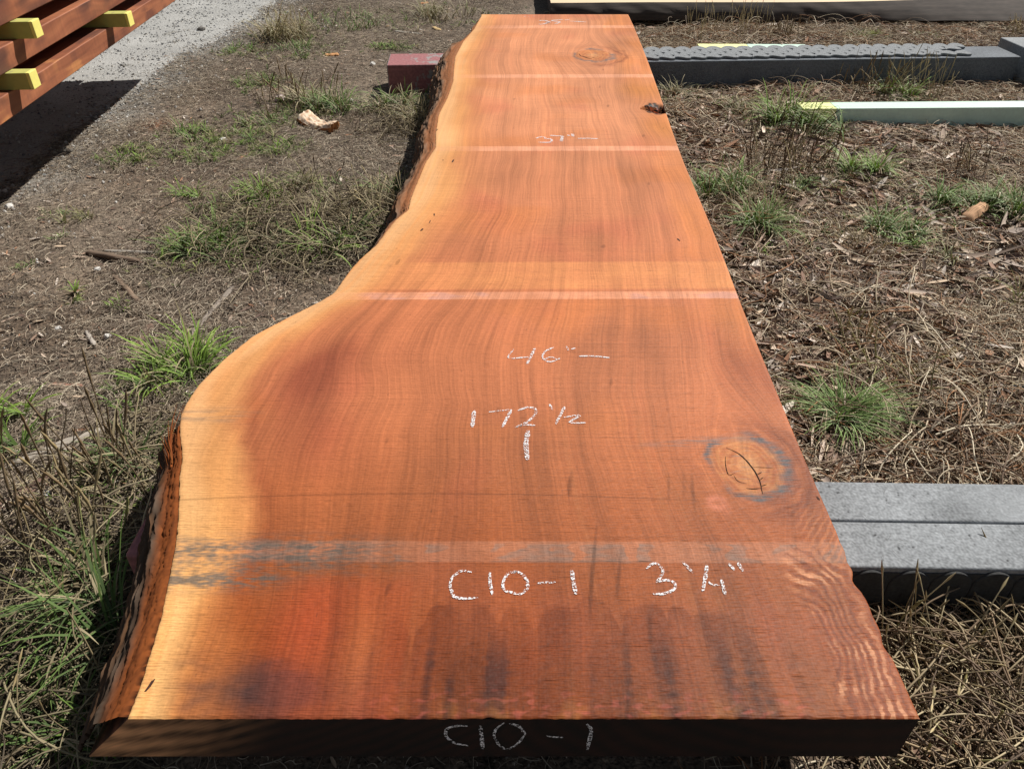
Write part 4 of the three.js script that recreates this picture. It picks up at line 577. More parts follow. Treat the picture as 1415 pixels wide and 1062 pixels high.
scatter('dead_grass', 'low wavy stems of dead grass tangled near the ground', 'dead grass', stemB, M_STRAW, 4200, 14, (r) => { const p = spotT(r); if (!p) return; const l = 0.08 + 0.15 * r(); return [...p, 0.004 + 0.035 * r() * r(), r() * 6.28, tilt(r, 0.3), tilt(r, 0.6), l, pick(r, p[0] < 0 ? [[0.24, 0.19, 0.12], [0.17, 0.13, 0.09], [0.34, 0.28, 0.19], [0.12, 0.09, 0.06]].map((c) => p[1] > -1.1 ? [c[0] * 0.65, c[1] * 0.65, c[2] * 0.6] : c) : p[1] > -0.92 ? CORNER : STRAWS)]; });
scatter('debris_bits', 'tiny dark twigs and leaf bits dropped on the near grey beam', 'debris', strawB, M_STRAW, 130, 15, (r) => { const x = 0.62 + 0.8 * r(), z = -1.1 + 0.18 * r(); const l = 0.004 + 0.022 * r() ** 3; return [x, z, 0.1525 - gh(x, z), r() * 6.28, 0, 0, [l, l * 0.5, l], [0.06, 0.045, 0.03]]; });

// ---------------------------------------------------------------- grass tufts and weeds, each a thing
const M_LEAF = new THREE.MeshPhysicalMaterial({ vertexColors: true, roughness: 0.75, side: THREE.DoubleSide, transmission: 0.3, thickness: 0 });
const M_STEM = std({ vertexColors: true, roughness: 0.85, side: THREE.DoubleSide });
function blade(g, r, x, y, z, az, len, lean, curl, w, c0, c1, segs = 5) {
  const dx = Math.cos(az), dz = Math.sin(az), sx = -dz, sz = dx; let last, px = x, py = y, pz = z, th = lean; const tw = (r() - 0.5) * 0.9;
  for (let i = 0; i <= segs; i++) {
    const t = i / segs, ww = w * 0.5 * (i === 0 ? 0.7 : Math.pow(1 - t, 0.6) + 0.04), c = mixc(c0, c1, t), a = tw * t, ux = sx * Math.cos(a), uz = sz * Math.cos(a), uy = Math.sin(a);
    const cur = [g.v(px - ux * ww, py - uy * ww, pz - uz * ww, c), g.v(px + ux * ww, py + uy * ww, pz + uz * ww, c)];
    if (last) g.quad(last[0], last[1], cur[1], cur[0]); last = cur;
    const s = len / segs; th += curl / segs * (0.6 + 0.8 * t); px += dx * Math.sin(th) * s; py += Math.cos(th) * s; pz += dz * Math.sin(th) * s;
    if (py < y + 0.002 && i > 1) py = y + 0.002 + 0.002 * r();
  }
}
function stalk(g, r, x, y, z, az, len, lean, curl, rad, c0, c1, head) {
  const segs = 12, dx = Math.cos(az), dz = Math.sin(az); let last, px = x, py = y, pz = z, th = lean, kink = 0; const sides = 4;
  for (let i = 0; i <= segs; i++) {
    const t = i / segs, hd = head && t > 1 - head, R = rad * (1 - 0.45 * t) * (hd ? (1.7 + 0.9 * (i % 2)) * (t > 0.97 ? 0.4 : 1) : 1), c = hd ? mixc(c1, [c1[0] * 0.8, c1[1] * 0.75, c1[2] * 0.6], i % 2) : mixc(c0, c1, t), cur = [];
    const ux = -dz, uz = dx, vx = dx * Math.cos(th), vy = -Math.sin(th), vz = dz * Math.cos(th);
    for (let k = 0; k < sides; k++) { const w = k / sides * 6.283; cur.push(g.v(px + R * (ux * Math.cos(w) + vx * Math.sin(w)), py + R * vy * Math.sin(w), pz + R * (uz * Math.cos(w) + vz * Math.sin(w)), c)); }
    if (last) for (let k = 0; k < sides; k++) g.quad(last[k], last[(k + 1) % sides], cur[(k + 1) % sides], cur[k]); last = cur;
    const s = len / segs; if (r() < 0.12) kink = (r() - 0.5) * 0.5; th += curl / segs + kink * 0.3; px += dx * Math.sin(th) * s - dz * kink * 0.12 * s; py = Math.max(py + Math.cos(th) * s, y + 0.002); pz += dz * Math.sin(th) * s + dx * kink * 0.12 * s;
  }
}
const GREENS = { fresh: [[0.1, 0.18, 0.015], [0.25, 0.4, 0.035]], deep: [[0.06, 0.115, 0.012], [0.155, 0.26, 0.028]], blue: [[0.11, 0.19, 0.03], [0.26, 0.39, 0.1]], dull: [[0.12, 0.12, 0.035], [0.25, 0.23, 0.08]], pale: [[0.17, 0.16, 0.06], [0.37, 0.32, 0.15]], dark: [[0.035, 0.075, 0.01], [0.1, 0.17, 0.022]], moss: [[0.15, 0.17, 0.02], [0.3, 0.3, 0.04]] };
const TUFTS = [
  // u, v, radius m, height m, blades, tint, dry share, label
  [300, 345, 0.15, 0.11, 260, 'deep', 0.12, 'wide dark green grass clump left of the slab, lower left in the weed patch'],
  [445, 345, 0.09, 0.12, 110, 'fresh', 0.1, 'glossy green grass clump between the weed patch and the slab edge'],
  [352, 268, 0.1, 0.085, 150, 'fresh', 0.1, 'bright grass tuft at the far edge of the weed patch left of the slab'],
  [368, 295, 0.07, 0.07, 90, 'fresh', 0.05, 'small yellow-green rosette in the middle of the weed patch'],
  [415, 262, 0.12, 0.09, 120, 'dull', 0.4, 'thin dull grass between weed stems halfway along the slab'],
  [385, 330, 0.12, 0.08, 160, 'dark', 0.35, 'dark matted grass in the centre of the weed patch left of the slab'],
  [335, 320, 0.1, 0.08, 120, 'deep', 0.3, 'half dry grass bunch left of the centre of the weed patch'],
  [475, 300, 0.14, 0.1, 170, 'dull', 0.45, 'half dry grass clump close to the slab edge above the glossy clump'],
  [500, 330, 0.08, 0.1, 110, 'dark', 0.3, 'dark grass under the live edge at the weed patch'],
  [255, 330, 0.07, 0.07, 80, 'fresh', 0.1, 'small bright tuft at the lower left end of the weed patch'],
  [180, 640, 0.12, 0.1, 110, 'dark', 0.5, 'dark half dry grass between the grey stick and the bark tip'],
  [110, 780, 0.1, 0.1, 160, 'dark', 0.4, 'dark half dry grass behind the tall bunch by the bark'],
  [265, 262, 0.08, 0.06, 90, 'fresh', 0.1, 'low green tuft at the left end of the weed patch'],
  [290, 285, 0.08, 0.06, 80, 'deep', 0.2, 'low dark tuft just above the wide dark clump'],
  [245, 512, 0.12, 0.105, 280, 'fresh', 0.1, 'lush bright green tuft beside the bulge of the live edge'],
  [150, 855, 0.1, 0.16, 420, 'dark', 0.15, 'tall dark green bunch beside the near bark edge'],
  [70, 900, 0.1, 0.11, 120, 'dark', 0.25, 'dark drooping grass left of the tall bunch by the bark'],
  [45, 1000, 0.1, 0.08, 130, 'dark', 0.3, 'dark grass clump in the lower left corner of the view'],
  [120, 1030, 0.07, 0.08, 90, 'deep', 0.3, 'short dark grass below the bark at the slab corner'],
  [14, 562, 0.06, 0.08, 80, 'fresh', 0.1, 'green tuft at the left border beside the grey stick'],
  [10, 620, 0.07, 0.09, 70, 'deep', 0.2, 'dark tuft at the left border just in front of the grey stick'],
  [22, 363, 0.06, 0.035, 60, 'blue', 0.2, 'pale green sprout at the left border on bare dirt'],
  [105, 402, 0.045, 0.04, 34, 'fresh', 0.05, 'tiny green sprout on the bare dirt by the small orange chip'],
  [165, 416, 0.055, 0.03, 36, 'fresh', 0.05, 'flat green sprout under the dark short stick'],
  [72, 292, 0.08, 0.035, 60, 'blue', 0.2, 'flat pale sprout at the far left on trodden dirt'],
  [103, 300, 0.07, 0.045, 70, 'dull', 0.1, 'small leafy sprout right of the flat pale one'],
  [77, 328, 0.05, 0.04, 34, 'blue', 0.2, 'narrow pale sprout below the small leafy one'],
  [265, 183, 0.11, 0.07, 140, 'deep', 0.2, 'oval dark green patch between the road and the wood chunk'],
  [355, 110, 0.1, 0.06, 100, 'blue', 0.25, 'small grey-green tuft above the row of flat tufts'],
  [342, 125, 0.05, 0.04, 40, 'deep', 0.2, 'tiny dark tuft just below the small grey-green one'],
  [372, 165, 0.18, 0.06, 190, 'deep', 0.25, 'long flat green patch left of the wood chunk'],
  [338, 188, 0.11, 0.05, 110, 'deep', 0.1, 'low spreading green patch left of the flat sprout'],
  [382, 204, 0.09, 0.05, 80, 'fresh', 0.05, 'flat green sprout just below the wood chunk'],
  [452, 148, 0.15, 0.12, 220, 'deep', 0.2, 'dark green clump right behind the wood chunk'],
  [418, 140, 0.12, 0.16, 130, 'dull', 0.6, 'brownish upright weed behind the wood chunk at left'],
  [180, 212, 0.1, 0.04, 80, 'fresh', 0.1, 'flat green sprig beside the shadow of the stack'],
  [282, 209, 0.09, 0.035, 60, 'deep', 0.15, 'thin low sprig between the oval patch and the weed patch'],
  [392, 50, 0.18, 0.2, 300, 'pale', 0.5, 'straw-coloured bushy weed at the edge of the gravel road'],
  [412, 70, 0.2, 0.07, 140, 'deep', 0.1, 'dark green strip under the straw-coloured bushy weed'],
  [335, 70, 0.1, 0.06, 80, 'deep', 0.1, 'dark tuft left of the straw-coloured bushy weed'],
  [485, 28, 0.4, 0.1, 260, 'deep', 0.3, 'long dark grass strip near the top of the view'],
  [620, 20, 0.35, 0.14, 260, 'dull', 0.5, 'dull dark grass beyond the far left corner of the slab'],
  [540, 65, 0.1, 0.06, 60, 'fresh', 0.1, 'small green sprig behind the red end of the far beam'],
  [545, 145, 0.17, 0.12, 260, 'deep', 0.4, 'dark shaded grass in front of the red end of the far beam'],
  [588, 165, 0.12, 0.16, 130, 'dull', 0.55, 'dry shaded grass against the bark at the far beam'],
  [545, 272, 0.09, 0.12, 150, 'deep', 0.3, 'green clump against the bark beside the pale bent stems'],
  [1165, 580, 0.085, 0.11, 560, 'blue', 0.0, 'round spiky green tuft above the near grey beam'],
  [1092, 175, 0.13, 0.17, 240, 'fresh', 0.25, 'bright green tall tuft at the left end of the pale green timber'],
  [1135, 185, 0.13, 0.12, 170, 'deep', 0.15, 'dark green clump in front of the pale green timber'],
  [1030, 155, 0.12, 0.1, 100, 'dull', 0.35, 'dull grass between the slab edge and the tall weed'],
  [1190, 240, 0.12, 0.11, 220, 'fresh', 0.15, 'green tuft in the litter below the pale green timber'],
  [1120, 262, 0.09, 0.06, 50, 'deep', 0.2, 'small dark sprig left of the tuft below the timber'],
  [1065, 318, 0.13, 0.1, 240, 'deep', 0.15, 'spreading green tuft right of the slab near its middle'],
  [1000, 268, 0.13, 0.12, 240, 'deep', 0.2, 'dark green tuft beside the right edge of the slab'],
  [1242, 322, 0.13, 0.1, 220, 'deep', 0.15, 'green tuft in bark chips left of the split wood piece'],
  [1262, 345, 0.08, 0.06, 60, 'fresh', 0.1, 'bright broad blades right below the tuft in bark chips'],
  [1328, 287, 0.13, 0.1, 260, 'deep', 0.1, 'dark green tuft above the split wood piece'],
  [1400, 293, 0.13, 0.11, 220, 'deep', 0.1, 'dark green tuft at the right border beside the split wood piece'],
  [1315, 360, 0.08, 0.06, 50, 'dull', 0.3, 'thin dull tuft below the split wood piece'],
  [1407, 420, 0.05, 0.07, 26, 'moss', 0.0, 'small yellow-green shoot at the right border'],
  [1196, 52, 0.09, 0.05, 320, 'moss', 0.0, 'mossy yellow-green cushion beyond the far beam'],
  [1262, 48, 0.08, 0.05, 90, 'blue', 0.1, 'grey-green cushion beyond the far beam, between mossy cushion and other grey-green one'],
  [1290, 52, 0.08, 0.05, 80, 'blue', 0.1, 'grey-green cushion beyond the far beam, right of the other grey-green one'],
  [1240, 132, 0.11, 0.1, 130, 'fresh', 0.2, 'green clump at the foot of the far beam behind the pale timber'],
  [940, 135, 0.12, 0.12, 120, 'dull', 0.4, 'dull tuft at the right edge of the slab beside the knot hole'],
];
for (const [u, v, R, H, n, tint, dry, label] of TUFTS) {
  const r = rng(Math.round(u * 31 + v * 7)), p = at(u, v, 0.01), y0 = gh(p.x, p.z), g = new Geo(), [c0, c1] = GREENS[tint], W0 = (tint === 'blue' || tint === 'moss' ? 0.0024 : 0.005) * (H > 0.14 ? 1.15 : 1);
  const crowns = []; for (let k = 0; k < Math.max(2, Math.round(R * 55)); k++) { const a = r() * 6.283, q = R * 0.7 * Math.sqrt(r()); crowns.push([q * Math.cos(a), q * Math.sin(a), r() * 6.283, 0.55 + 0.6 * r()]); }
  for (let i = 0; i < n; i++) {
    const cr = tint === 'blue' && R > 0.08 && n > 300 ? [0, 0, 0, 1] : crowns[i % crowns.length];
    const a = r() * 6.283, q = (cr[3] === 1 ? R : R * 0.4) * 0.55 * Math.sqrt(r()) * (0.6 + 0.5 * r()), az = r() < 0.35 ? cr[2] + tilt(r, 0.7) : a + tilt(r, 0.9), x = cr[0] + q * Math.cos(a), z = cr[1] + q * Math.sin(a), wx = p.x + x, wz = p.z + z;
    if (inSlab(wx, wz, 0.005) || inBeam(wx, wz)) { r(); continue; }
    const isDry = r() < dry + 0.08, k = 0.7 + 0.6 * r(), cs = isDry ? [[0.2, 0.15, 0.08], [0.42, 0.35, 0.2]] : [c0, c1];
    blade(g, r, x, gh(wx, wz) - y0, z, az, H * cr[3] * (0.45 + 0.85 * r()) * 1.25, 0.2 + 0.9 * q / R + 0.4 * r(), 0.5 + 1.4 * r(), W0 * (r() < 0.2 ? 1.5 : 0.45 + 0.8 * r()), cs[0].map((c) => c * k), cs[1].map((c) => c * k), 5);
  }
  if (!g.i.length) continue;
  const o = mesh('grass_tuft', g.build(), M_LEAF); o.position.set(p.x, y0 + (p.x > 0.5 ? 0.014 : 0), p.z); tag(o, label, 'grass');
}
{
  const g = new Geo(), r = rng(61); for (let k = 0; k < 5; k++) blade(g, r, 0.12 * tilt(r, 1), 0, 0.12 * tilt(r, 1), r() * 6.283, 0.7 + 0.6 * r(), 0.4 + 0.5 * r(), 0.5 + 1.1 * r(), 0.07 + 0.03 * r(), [0.55, 0.55, 0.55], [1, 1, 1], 4);
  const centres = TUFTS.filter((t) => t[2] > 0.085 && !(t[0] < 170 && t[1] > 700)).map(([u, v, R]) => { const p = at(u, v, 0.01); return [p.x, p.z, R]; });
  scatter('grass_sprouts', 'short green and half dry blades spreading between the tufts', 'grass', g.build(), std({ vertexColors: true, roughness: 0.8, side: THREE.DoubleSide }), 5200, 62, (r2) => {
    const t = centres[Math.floor(r2() * centres.length)], a = r2() * 6.283, q = t[2] * (0.5 + 1.6 * r2() * r2() + 0.4 * r2()), x = t[0] + q * Math.cos(a), z = t[1] + q * Math.sin(a) * 0.9; if (inSlab(x, z, 0.01) || inBeam(x, z) || x < gravelEdge(z)) return;
    const s = 0.02 + 0.045 * r2() * r2(); return [x, z, x > 0.4 ? 0.012 : 0.001, r2() * 6.283, tilt(r2, 0.3), tilt(r2, 0.3), [s, s * (0.6 + 0.6 * r2()), s], pick(r2, r2() < 0.35 ? [[0.34, 0.29, 0.16], [0.24, 0.19, 0.11]] : [[0.13, 0.22, 0.03], [0.17, 0.27, 0.04], [0.09, 0.15, 0.025], [0.22, 0.25, 0.07]])];
  });
}
const WEEDS = [
  // u, v, spread, height, stems, lean, tint, head, label
  [70, 690, 0.2, 0.24, 40, 0.25, 'brown', 0.35, 'tall brown seed stalks at the left border beside the near part of the slab'],
  [150, 700, 0.13, 0.22, 22, 0.25, 'brown', 0.35, 'upright dark seed stalks near the bark at the near beam end'],
  [185, 800, 0.1, 0.2, 16, 0.35, 'green', 0.3, 'green seed stalks rising from the tall dark bunch by the bark'],
  [20, 830, 0.14, 0.26, 24, 0.8, 'tan', 0.2, 'long straw-coloured stems sweeping in from the left border'],
  [50, 980, 0.16, 0.2, 24, 1.1, 'tan', 0.15, 'fallen straw stems in the lower left corner'],
  [430, 300, 0.28, 0.18, 34, 0.45, 'dark', 0.25, 'thin dark weed stems through the patch left of the slab'],
  [535, 300, 0.16, 0.2, 46, 0.7, 'straw', 0.15, 'pale bent stems arching beside the bark'],
  [575, 185, 0.1, 0.22, 26, 0.5, 'straw', 0.2, 'pale tall stems in front of the red far beam end'],
  [410, 140, 0.2, 0.18, 34, 0.3, 'brown', 0.4, 'brown seed stalks behind the wood chunk'],
  [395, 60, 0.16, 0.22, 40, 0.35, 'straw', 0.4, 'dry seed stems of the bushy weed by the gravel road'],
  [1085, 245, 0.18, 0.28, 60, 0.3, 'dark', 0.5, 'tall dark brown weed clump right of the slab before the pale timber'],
  [1030, 290, 0.2, 0.2, 40, 0.5, 'straw', 0.2, 'straw-coloured stems by the right edge of the slab'],
  [1270, 130, 0.18, 0.22, 50, 0.4, 'straw', 0.3, 'dry stalk clump at the front face of the far beam'],
  [1195, 130, 0.16, 0.2, 40, 0.35, 'brown', 0.35, 'brown stalks in front of the far beam, left of the dry clump'],
  [1130, 110, 0.09, 0.16, 26, 0.3, 'straw', 0.3, 'sparse straw stalks in front of the far beam near the yellow end'],
  [980, 112, 0.09, 0.17, 20, 0.4, 'straw', 0.4, 'thin stalks in front of the far beam close to the slab'],
  [970, 52, 0.15, 0.22, 26, 0.15, 'straw', 0.4, 'upright cut stalks beyond the far beam, left group'],
  [1030, 50, 0.14, 0.22, 34, 0.15, 'straw', 0.4, 'upright cut stalks beyond the far beam, middle group'],
  [1085, 55, 0.16, 0.14, 40, 0.3, 'brown', 0.3, 'brown low stalks beyond the far beam, right group'],
  [1400, 45, 0.09, 0.13, 30, 0.4, 'straw', 0.3, 'short pale stalks behind the concrete block at the right border'],
  [1335, 240, 0.09, 0.16, 26, 0.35, 'dark', 0.4, 'dark upright stalks above the dark tuft at right'],
  [1235, 540, 0.14, 0.2, 26, 1.0, 'olive', 0.15, 'olive stems arching right of the round spiky tuft'],
  [1290, 540, 0.2, 0.2, 22, 0.9, 'straw', 0.15, 'long straw stems curving over the litter right of the spiky tuft'],
  [1180, 470, 0.05, 0.12, 14, 0.5, 'olive', 0.3, 'short olive seed stalks above the round spiky tuft'],
  [1230, 870, 0.12, 0.17, 26, 0.8, 'straw', 0.1, 'curled dry stems leaning on the front of the near beam by the slab'],
  [1330, 880, 0.2, 0.21, 44, 0.8, 'straw', 0.1, 'tangled dry stems in front of the near beam at right'],
  [1240, 912, 0.06, 0.19, 16, 0.7, 'tan', 0.1, 'brown curled stems standing against the near beam beside the slab corner'],
  [1310, 915, 0.08, 0.2, 22, 0.8, 'straw', 0.1, 'pale curled stems rising over the front edge of the near beam'],
  [1400, 915, 0.07, 0.19, 20, 0.8, 'tan', 0.1, 'brown stems rising over the near beam at the right border'],
  [1330, 990, 0.16, 0.14, 22, 0.8, 'olive', 0.25, 'olive seed stalks in the straw at the lower right corner'],
  [1180, 350, 0.11, 0.14, 26, 0.7, 'straw', 0.15, 'fine straw stems in the middle of the litter right of the slab'],
];
const STEMS = { brown: [[0.12, 0.085, 0.045], [0.2, 0.14, 0.08]], green: [[0.11, 0.14, 0.05], [0.34, 0.34, 0.13]], straw: [[0.3, 0.24, 0.13], [0.5, 0.42, 0.26]], tan: [[0.17, 0.13, 0.07], [0.32, 0.25, 0.14]], dark: [[0.085, 0.055, 0.035], [0.13, 0.085, 0.055]], olive: [[0.2, 0.2, 0.08], [0.34, 0.31, 0.14]] };
for (const [u, v, R, H, n, lean, tint, head, label] of WEEDS) {
  const r = rng(Math.round(u * 17 + v * 13)), p = at(u, v, 0.01), y0 = gh(p.x, p.z), g = new Geo(), [c0, c1] = STEMS[tint];
  for (let i = 0; i < n; i++) {
    const a = r() * 6.283, q = R * Math.sqrt(r()), x = q * Math.cos(a), z = q * Math.sin(a), wx = p.x + x, wz = p.z + z; if (inSlab(wx, wz, 0.01) || inBeam(wx, wz)) continue;
    const k = 0.75 + 0.5 * r(), mix = r() < 0.25 ? (tint === 'tan' || tint === 'brown' ? STEMS.tan : STEMS.straw) : [c0, c1];
    stalk(g, r, x, gh(wx, wz) - y0, z, r() * 6.283, H * (0.55 + 0.6 * r()), lean * (0.2 + r()), lean * 1.5 * (r() - 0.15), (tint === 'brown' || tint === 'green' || tint === 'olive' ? 1.45 : 1) * (0.0011 + 0.0007 * r()), mix[0].map((c) => c * k), mix[1].map((c) => c * k), r() < 0.75 ? head : 0);
  }
  const o = mesh('dry_weed', g.build(), M_STEM); o.position.set(p.x, y0, p.z); tag(o, label, 'weed');
}

// ---------------------------------------------------------------- sticks, wood pieces and stones
const WEATHER = dataTex(512, 128, (u, v, o) => { const a = noise(u * 4, v * 26), b = noise(u * 9, v * 60), k = 0.8 + 0.35 * a + 0.3 * b; o[0] = o[1] = o[2] = clamp(k, 0.15, 1); });
function piece(name, label, category, u0, v0, u1, v1, w, h, col, seed, o = {}) {      // an uneven splintered length of wood between two points
  const a = at(u0, v0, 0.008), b = at(u1, v1, 0.008); a.y = gh(a.x, a.z); b.y = gh(b.x, b.z);
  const len = a.distanceTo(b), N = 22, S = 10, r = rng(seed), P = [], U = [], ix = [];
  for (let i = 0; i <= N; i++) { const t = i / N, env = Math.min(1, (o.taper ?? 0.5) + 6 * t, (o.taper ?? 0.5) + 6 * (1 - t)) * (1 + 0.22 * noise(t * 4, seed)) * (i === 0 || i === N ? 0.25 : 1); for (let k = 0; k <= S; k++) { const q = k / S * 6.2832, rad = 1 + 0.22 * noise(Math.cos(q) * 1.4 + seed, Math.sin(q) * 1.4 + t * 3) + 0.1 * noise(q * 2.2 + seed, t * 9), y = Math.sin(q) * h * 0.5 * rad * env; P.push((t - 0.5) * len + 0.012 * (i === 0 || i === N ? noise(q, seed) : 0), y + h * 0.35 + (o.bend ?? 0) * 4 * t * (1 - t), Math.cos(q) * w * 0.5 * rad * env + (o.curve ?? 0) * 4 * (t - 0.5) ** 2 + 0.1 * w * noise(t * 3, seed + 4)); U.push(t * len * 3, k / S); } }
  for (let i = 0; i < N; i++) for (let k = 0; k < S; k++) { const q = i * (S + 1) + k; ix.push(q, q + 1, q + S + 2, q, q + S + 2, q + S + 1); }
  const g = new THREE.BufferGeometry(); g.setAttribute('position', new THREE.Float32BufferAttribute(P, 3)); g.setAttribute('uv', new THREE.Float32BufferAttribute(U, 2)); g.setIndex(ix); g.computeVertexNormals();
  const m = mesh(name, g, std({ map: WEATHER, color: new THREE.Color().setRGB(...col), roughness: 0.9 })); const c = a.clone().add(b).multiplyScalar(0.5); m.position.copy(c); m.rotation.set(0, Math.atan2(-(b.z - a.z), b.x - a.x), 0); m.rotation.z = 0; return tag(m, label, category);
}
piece('stick', 'dark split stick on bare dirt left of the weed patch', 'stick', 118, 345, 192, 358, 0.022, 0.018, [0.2, 0.14, 0.1], 1);
piece('stick', 'grey splinter lying behind the dark split stick', 'stick', 140, 341, 232, 344, 0.012, 0.01, [0.42, 0.38, 0.33], 2);
piece('stick', 'short dark brown stick pointing at the camera on the left dirt', 'stick', 156, 377, 190, 414, 0.02, 0.018, [0.23, 0.16, 0.11], 3);
piece('stick', 'long thin grey lath running from the weed patch toward the slab bulge', 'stick', 322, 395, 262, 464, 0.018, 0.01, [0.3, 0.25, 0.21], 4, { taper: 0.8 });
piece('stick', 'thin dark twig left of the long grey lath', 'stick', 213, 424, 258, 427, 0.006, 0.006, [0.13, 0.09, 0.06], 5);
piece('stick', 'slanting thin twig crossing below the dark twig', 'stick', 212, 455, 262, 429, 0.006, 0.006, [0.3, 0.24, 0.18], 6);
piece('wood_strip', 'reddish brown flat strip by the lush tuft at the slab bulge', 'wood strip', 207, 442, 176, 500, 0.03, 0.01, [0.24, 0.15, 0.11], 7);
piece('stick', 'weathered grey stick lying at the left border beside the seed stalks', 'stick', 8, 640, 150, 585, 0.026, 0.016, [0.42, 0.37, 0.31], 8);
piece('wood_strip', 'purplish brown bark strip at the left border below the weathered grey stick', 'wood strip', -10, 700, 78, 650, 0.028, 0.012, [0.26, 0.16, 0.12], 9);
piece('stick', 'short pale grey stick beside the white stone on the left dirt', 'stick', 116, 451, 127, 470, 0.014, 0.012, [0.45, 0.4, 0.35], 10);
piece('wood_strip', 'thin reddish bark sliver in the litter left of the lush tuft', 'wood strip', 68, 526, 112, 528, 0.014, 0.006, [0.38, 0.2, 0.14], 11);
piece('wood_strip', 'pale pinkish chip of wood under the seed stalks by the bark', 'wood strip', 150, 610, 172, 622, 0.03, 0.01, [0.42, 0.33, 0.29], 12);
piece('wood_chip', 'tan split wood piece standing out of the bark chips at right', 'wood chip', 1330, 312, 1362, 291, 0.045, 0.045, [0.62, 0.36, 0.2], 13, { taper: 0.3, bend: 0.02 });
piece('wood_strip', 'dark strip of bark left of the tan split wood piece', 'wood strip', 1262, 302, 1332, 305, 0.04, 0.016, [0.12, 0.07, 0.045], 14, { curve: 0.02 });
piece('wood_strip', 'curved brown bark strip just under the dark one', 'wood strip', 1280, 314, 1330, 311, 0.022, 0.014, [0.3, 0.2, 0.14], 15, { curve: 0.015 });
piece('wood_strip', 'long grey bark strip in the chips below the pale green timber', 'wood strip', 1240, 222, 1296, 231, 0.028, 0.012, [0.4, 0.33, 0.28], 16, { curve: 0.02 });
piece('wood_strip', 'whitish shredded bark curl near the right border', 'wood strip', 1358, 375, 1392, 400, 0.06, 0.02, [0.62, 0.52, 0.48], 17);
piece('wood_chip', 'orange wood chip lying above the dark grass by the far beam', 'wood chip', 448, 77, 468, 75, 0.045, 0.016, [0.6, 0.3, 0.12], 18);
piece('wood_chip', 'flat tan bark piece beyond the far beam at right', 'wood chip', 1325, 41, 1352, 45, 0.06, 0.015, [0.45, 0.28, 0.16], 19);
piece('stick', 'dark twig beyond the far beam left of the flat tan bark piece', 'stick', 1232, 27, 1252, 34, 0.014, 0.012, [0.08, 0.05, 0.035], 20);
piece('stick', 'bleached twig lying near the top left of the slab', 'stick', 545, 42, 583, 46, 0.016, 0.012, [0.5, 0.46, 0.4], 21);
piece('wood_chip', 'small yellow chip on the ground near the bleached twig', 'wood chip', 598, 36, 608, 40, 0.03, 0.012, [0.6, 0.42, 0.2], 22);
piece('wood_chip', 'orange flake of wood near the top of the view left of the slab', 'wood chip', 580, 5, 592, 4, 0.05, 0.014, [0.5, 0.22, 0.09], 23);
piece('wood_strip', 'rusty strip on the dirt between the flat sprigs', 'wood strip', 325, 218, 342, 207, 0.018, 0.006, [0.4, 0.22, 0.12], 24);
piece('stick', 'straight straw-coloured stick sloping over the litter at right', 'stick', 1352, 496, 1378, 482, 0.007, 0.007, [0.5, 0.42, 0.3], 25);
piece('wood_chip', 'pale chip at the right border just above the near beam', 'wood chip', 1402, 630, 1420, 627, 0.03, 0.014, [0.62, 0.46, 0.26], 26);
piece('wood_chip', 'broad brown bark chip against the far side of the near beam', 'wood chip', 1232, 655, 1252, 652, 0.03, 0.012, [0.27, 0.15, 0.09], 27);
piece('wood_chip', 'dark curled chip against the near beam at the right border', 'wood chip', 1394, 659, 1408, 655, 0.026, 0.016, [0.14, 0.09, 0.06], 28);
piece('stick', 'fallen grey stalk lying in straw at lower right', 'stick', 1262, 940, 1275, 880, 0.01, 0.008, [0.4, 0.33, 0.24], 29);
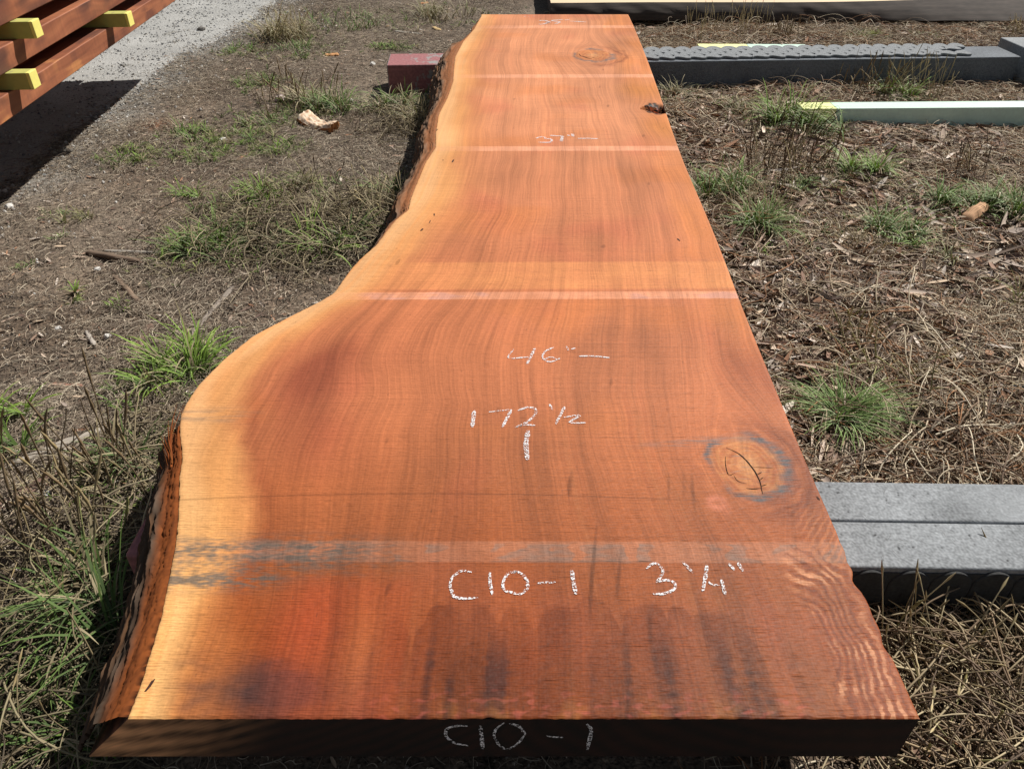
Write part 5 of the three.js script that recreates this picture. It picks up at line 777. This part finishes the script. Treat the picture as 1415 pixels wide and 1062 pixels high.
{ // the light wood chunk on the left: a bent splintered plate, pale on top, orange at its sides
  const a = at(440, 172, 0.01), B = thing('wood_chunk', 'splintered pale orange wood chunk lying on the dirt left of the slab', 'wood chunk', null, [a.x, gh(a.x, a.z), a.z], -0.75);
  const N = 26, S = 14, T = new Geo(), U = new Geo(), r = rng(77), len = 0.235, tops = [];
  for (let i = 0; i <= N; i++) for (let k = 0; k <= S; k++) {
    const t = i / N, q = k / S - 0.5, w = 0.085 * (1 - 0.3 * t + 0.12 * noise(t * 6, 2)), x = (t - 0.5) * len + 0.02 * noise(q * 6, 5) * (t > 0.9 || t < 0.08 ? 1 : 0.1), z = q * w + 0.008 * Math.sin(t * 5), hole = gauss(Math.hypot((t - 0.62) / 0.07, (q + 0.28) / 0.16));
    const y = 0.03 + 0.35 * (0.02 - z) * 0.6 + 0.01 * Math.cos(t * 5.4) + 0.005 * noise(t * 9, q * 9) + 0.0025 * noise(t * 30, q * 30) - 0.018 * hole - 0.01 * ss(Math.abs(q), 0.35, 0.5), n = noise(t * 7, q * 22), c = mixc(mixc([0.7, 0.5, 0.33], [0.82, 0.7, 0.56], clamp(0.5 + n, 0, 1)), [0.4, 0.17, 0.06], ss(noise(t * 9 + 4, q * 8), 0.1, 0.5) * 0.8);
    tops.push([x, y, z]); T.v(x, y, z, mixc(c, [0.05, 0.025, 0.015], clamp(hole, 0, 1)));
  }
  for (let i = 0; i < N; i++) for (let k = 0; k < S; k++) { const q = i * (S + 1) + k; T.quad(q, q + 1, q + S + 2, q + S + 1); }
  const rim = []; for (let i = 0; i <= N; i++) rim.push(i * (S + 1)); for (let k = 1; k <= S; k++) rim.push(N * (S + 1) + k); for (let i = N - 1; i >= 0; i--) rim.push(i * (S + 1) + S); for (let k = S - 1; k >= 0; k--) rim.push(k);
  let last; rim.forEach((q) => { const [x, y, z] = tops[q], c = mixc([0.5, 0.22, 0.07], [0.36, 0.14, 0.05], r()), cur = [U.v(x, y, z, c), U.v(x * 1.01, y - 0.012, z * 1.03 + 0.001 * r(), c), U.v(x * 0.96, 0.0, z * 0.9, mixc(c, [0.1, 0.05, 0.03], 0.4))]; if (last) { U.quad(last[0], last[1], cur[1], cur[0]); U.quad(last[1], last[2], cur[2], cur[1]); } last = cur; });
  const M = std({ vertexColors: true, roughness: 0.8 }); mesh('split_face', T.build(), M, B); mesh('side_face', U.build(), M, B);
}
function stone(u, v, s, col, label) { const g = new THREE.IcosahedronGeometry(1, 2), p = g.attributes.position, k = u * 0.13; for (let i = 0; i < p.count; i++) { const x = p.getX(i), y = p.getY(i), z = p.getZ(i), d = 1 + 0.35 * noise(x * 1.3 + k, z * 1.3 + y) + 0.15 * noise(x * 3 + k, y * 3 + z * 2); p.setXYZ(i, x * d * s, y * d * s * 0.65, z * d * s * 0.85); } const h = new Geo(); g.computeVertexNormals(); const a = at(u, v, 0.01), o = mesh('stone', g, std({ color: new THREE.Color().setRGB(...col), roughness: 0.9, flatShading: true })); o.position.set(a.x, gh(a.x, a.z) + s * 0.3, a.z); o.rotation.y = k; tag(o, label, 'stone'); }
stone(146, 457, 0.011, [0.62, 0.6, 0.57], 'white stone on the left dirt beside the short pale stick');
stone(77, 447, 0.011, [0.5, 0.48, 0.45], 'light stone pressed into the trodden dirt at left');
stone(63, 680, 0.011, [0.6, 0.62, 0.64], 'white stone under the seed stalks at the left border');
stone(307, 190, 0.02, [0.62, 0.6, 0.56], 'pale pebble between the flat green patches');
stone(388, 134, 0.032, [0.58, 0.48, 0.46], 'pinkish pale stone left of the dark clump');
stone(484, 137, 0.018, [0.62, 0.55, 0.5], 'small pale stone above the dark clump');
stone(132, 366, 0.012, [0.55, 0.53, 0.5], 'small grey stone just below the dark split stick');
stone(1402, 540, 0.022, [0.09, 0.1, 0.1], 'dark grey stone at the right border in the straw');
stone(515, 88, 0.018, [0.6, 0.58, 0.54], 'white fragment left of the red end of the far beam');
stone(278, 40, 0.03, [0.12, 0.11, 0.1], 'dark clod at the edge of the gravel road');
stone(1375, 128, 0.018, [0.5, 0.45, 0.38], 'pale stone on the bare soil beside the far beam end');
stone(12, 285, 0.018, [0.55, 0.53, 0.5], 'pale stone at the left border beside the stack shadow');

renderer.render(scene, camera);
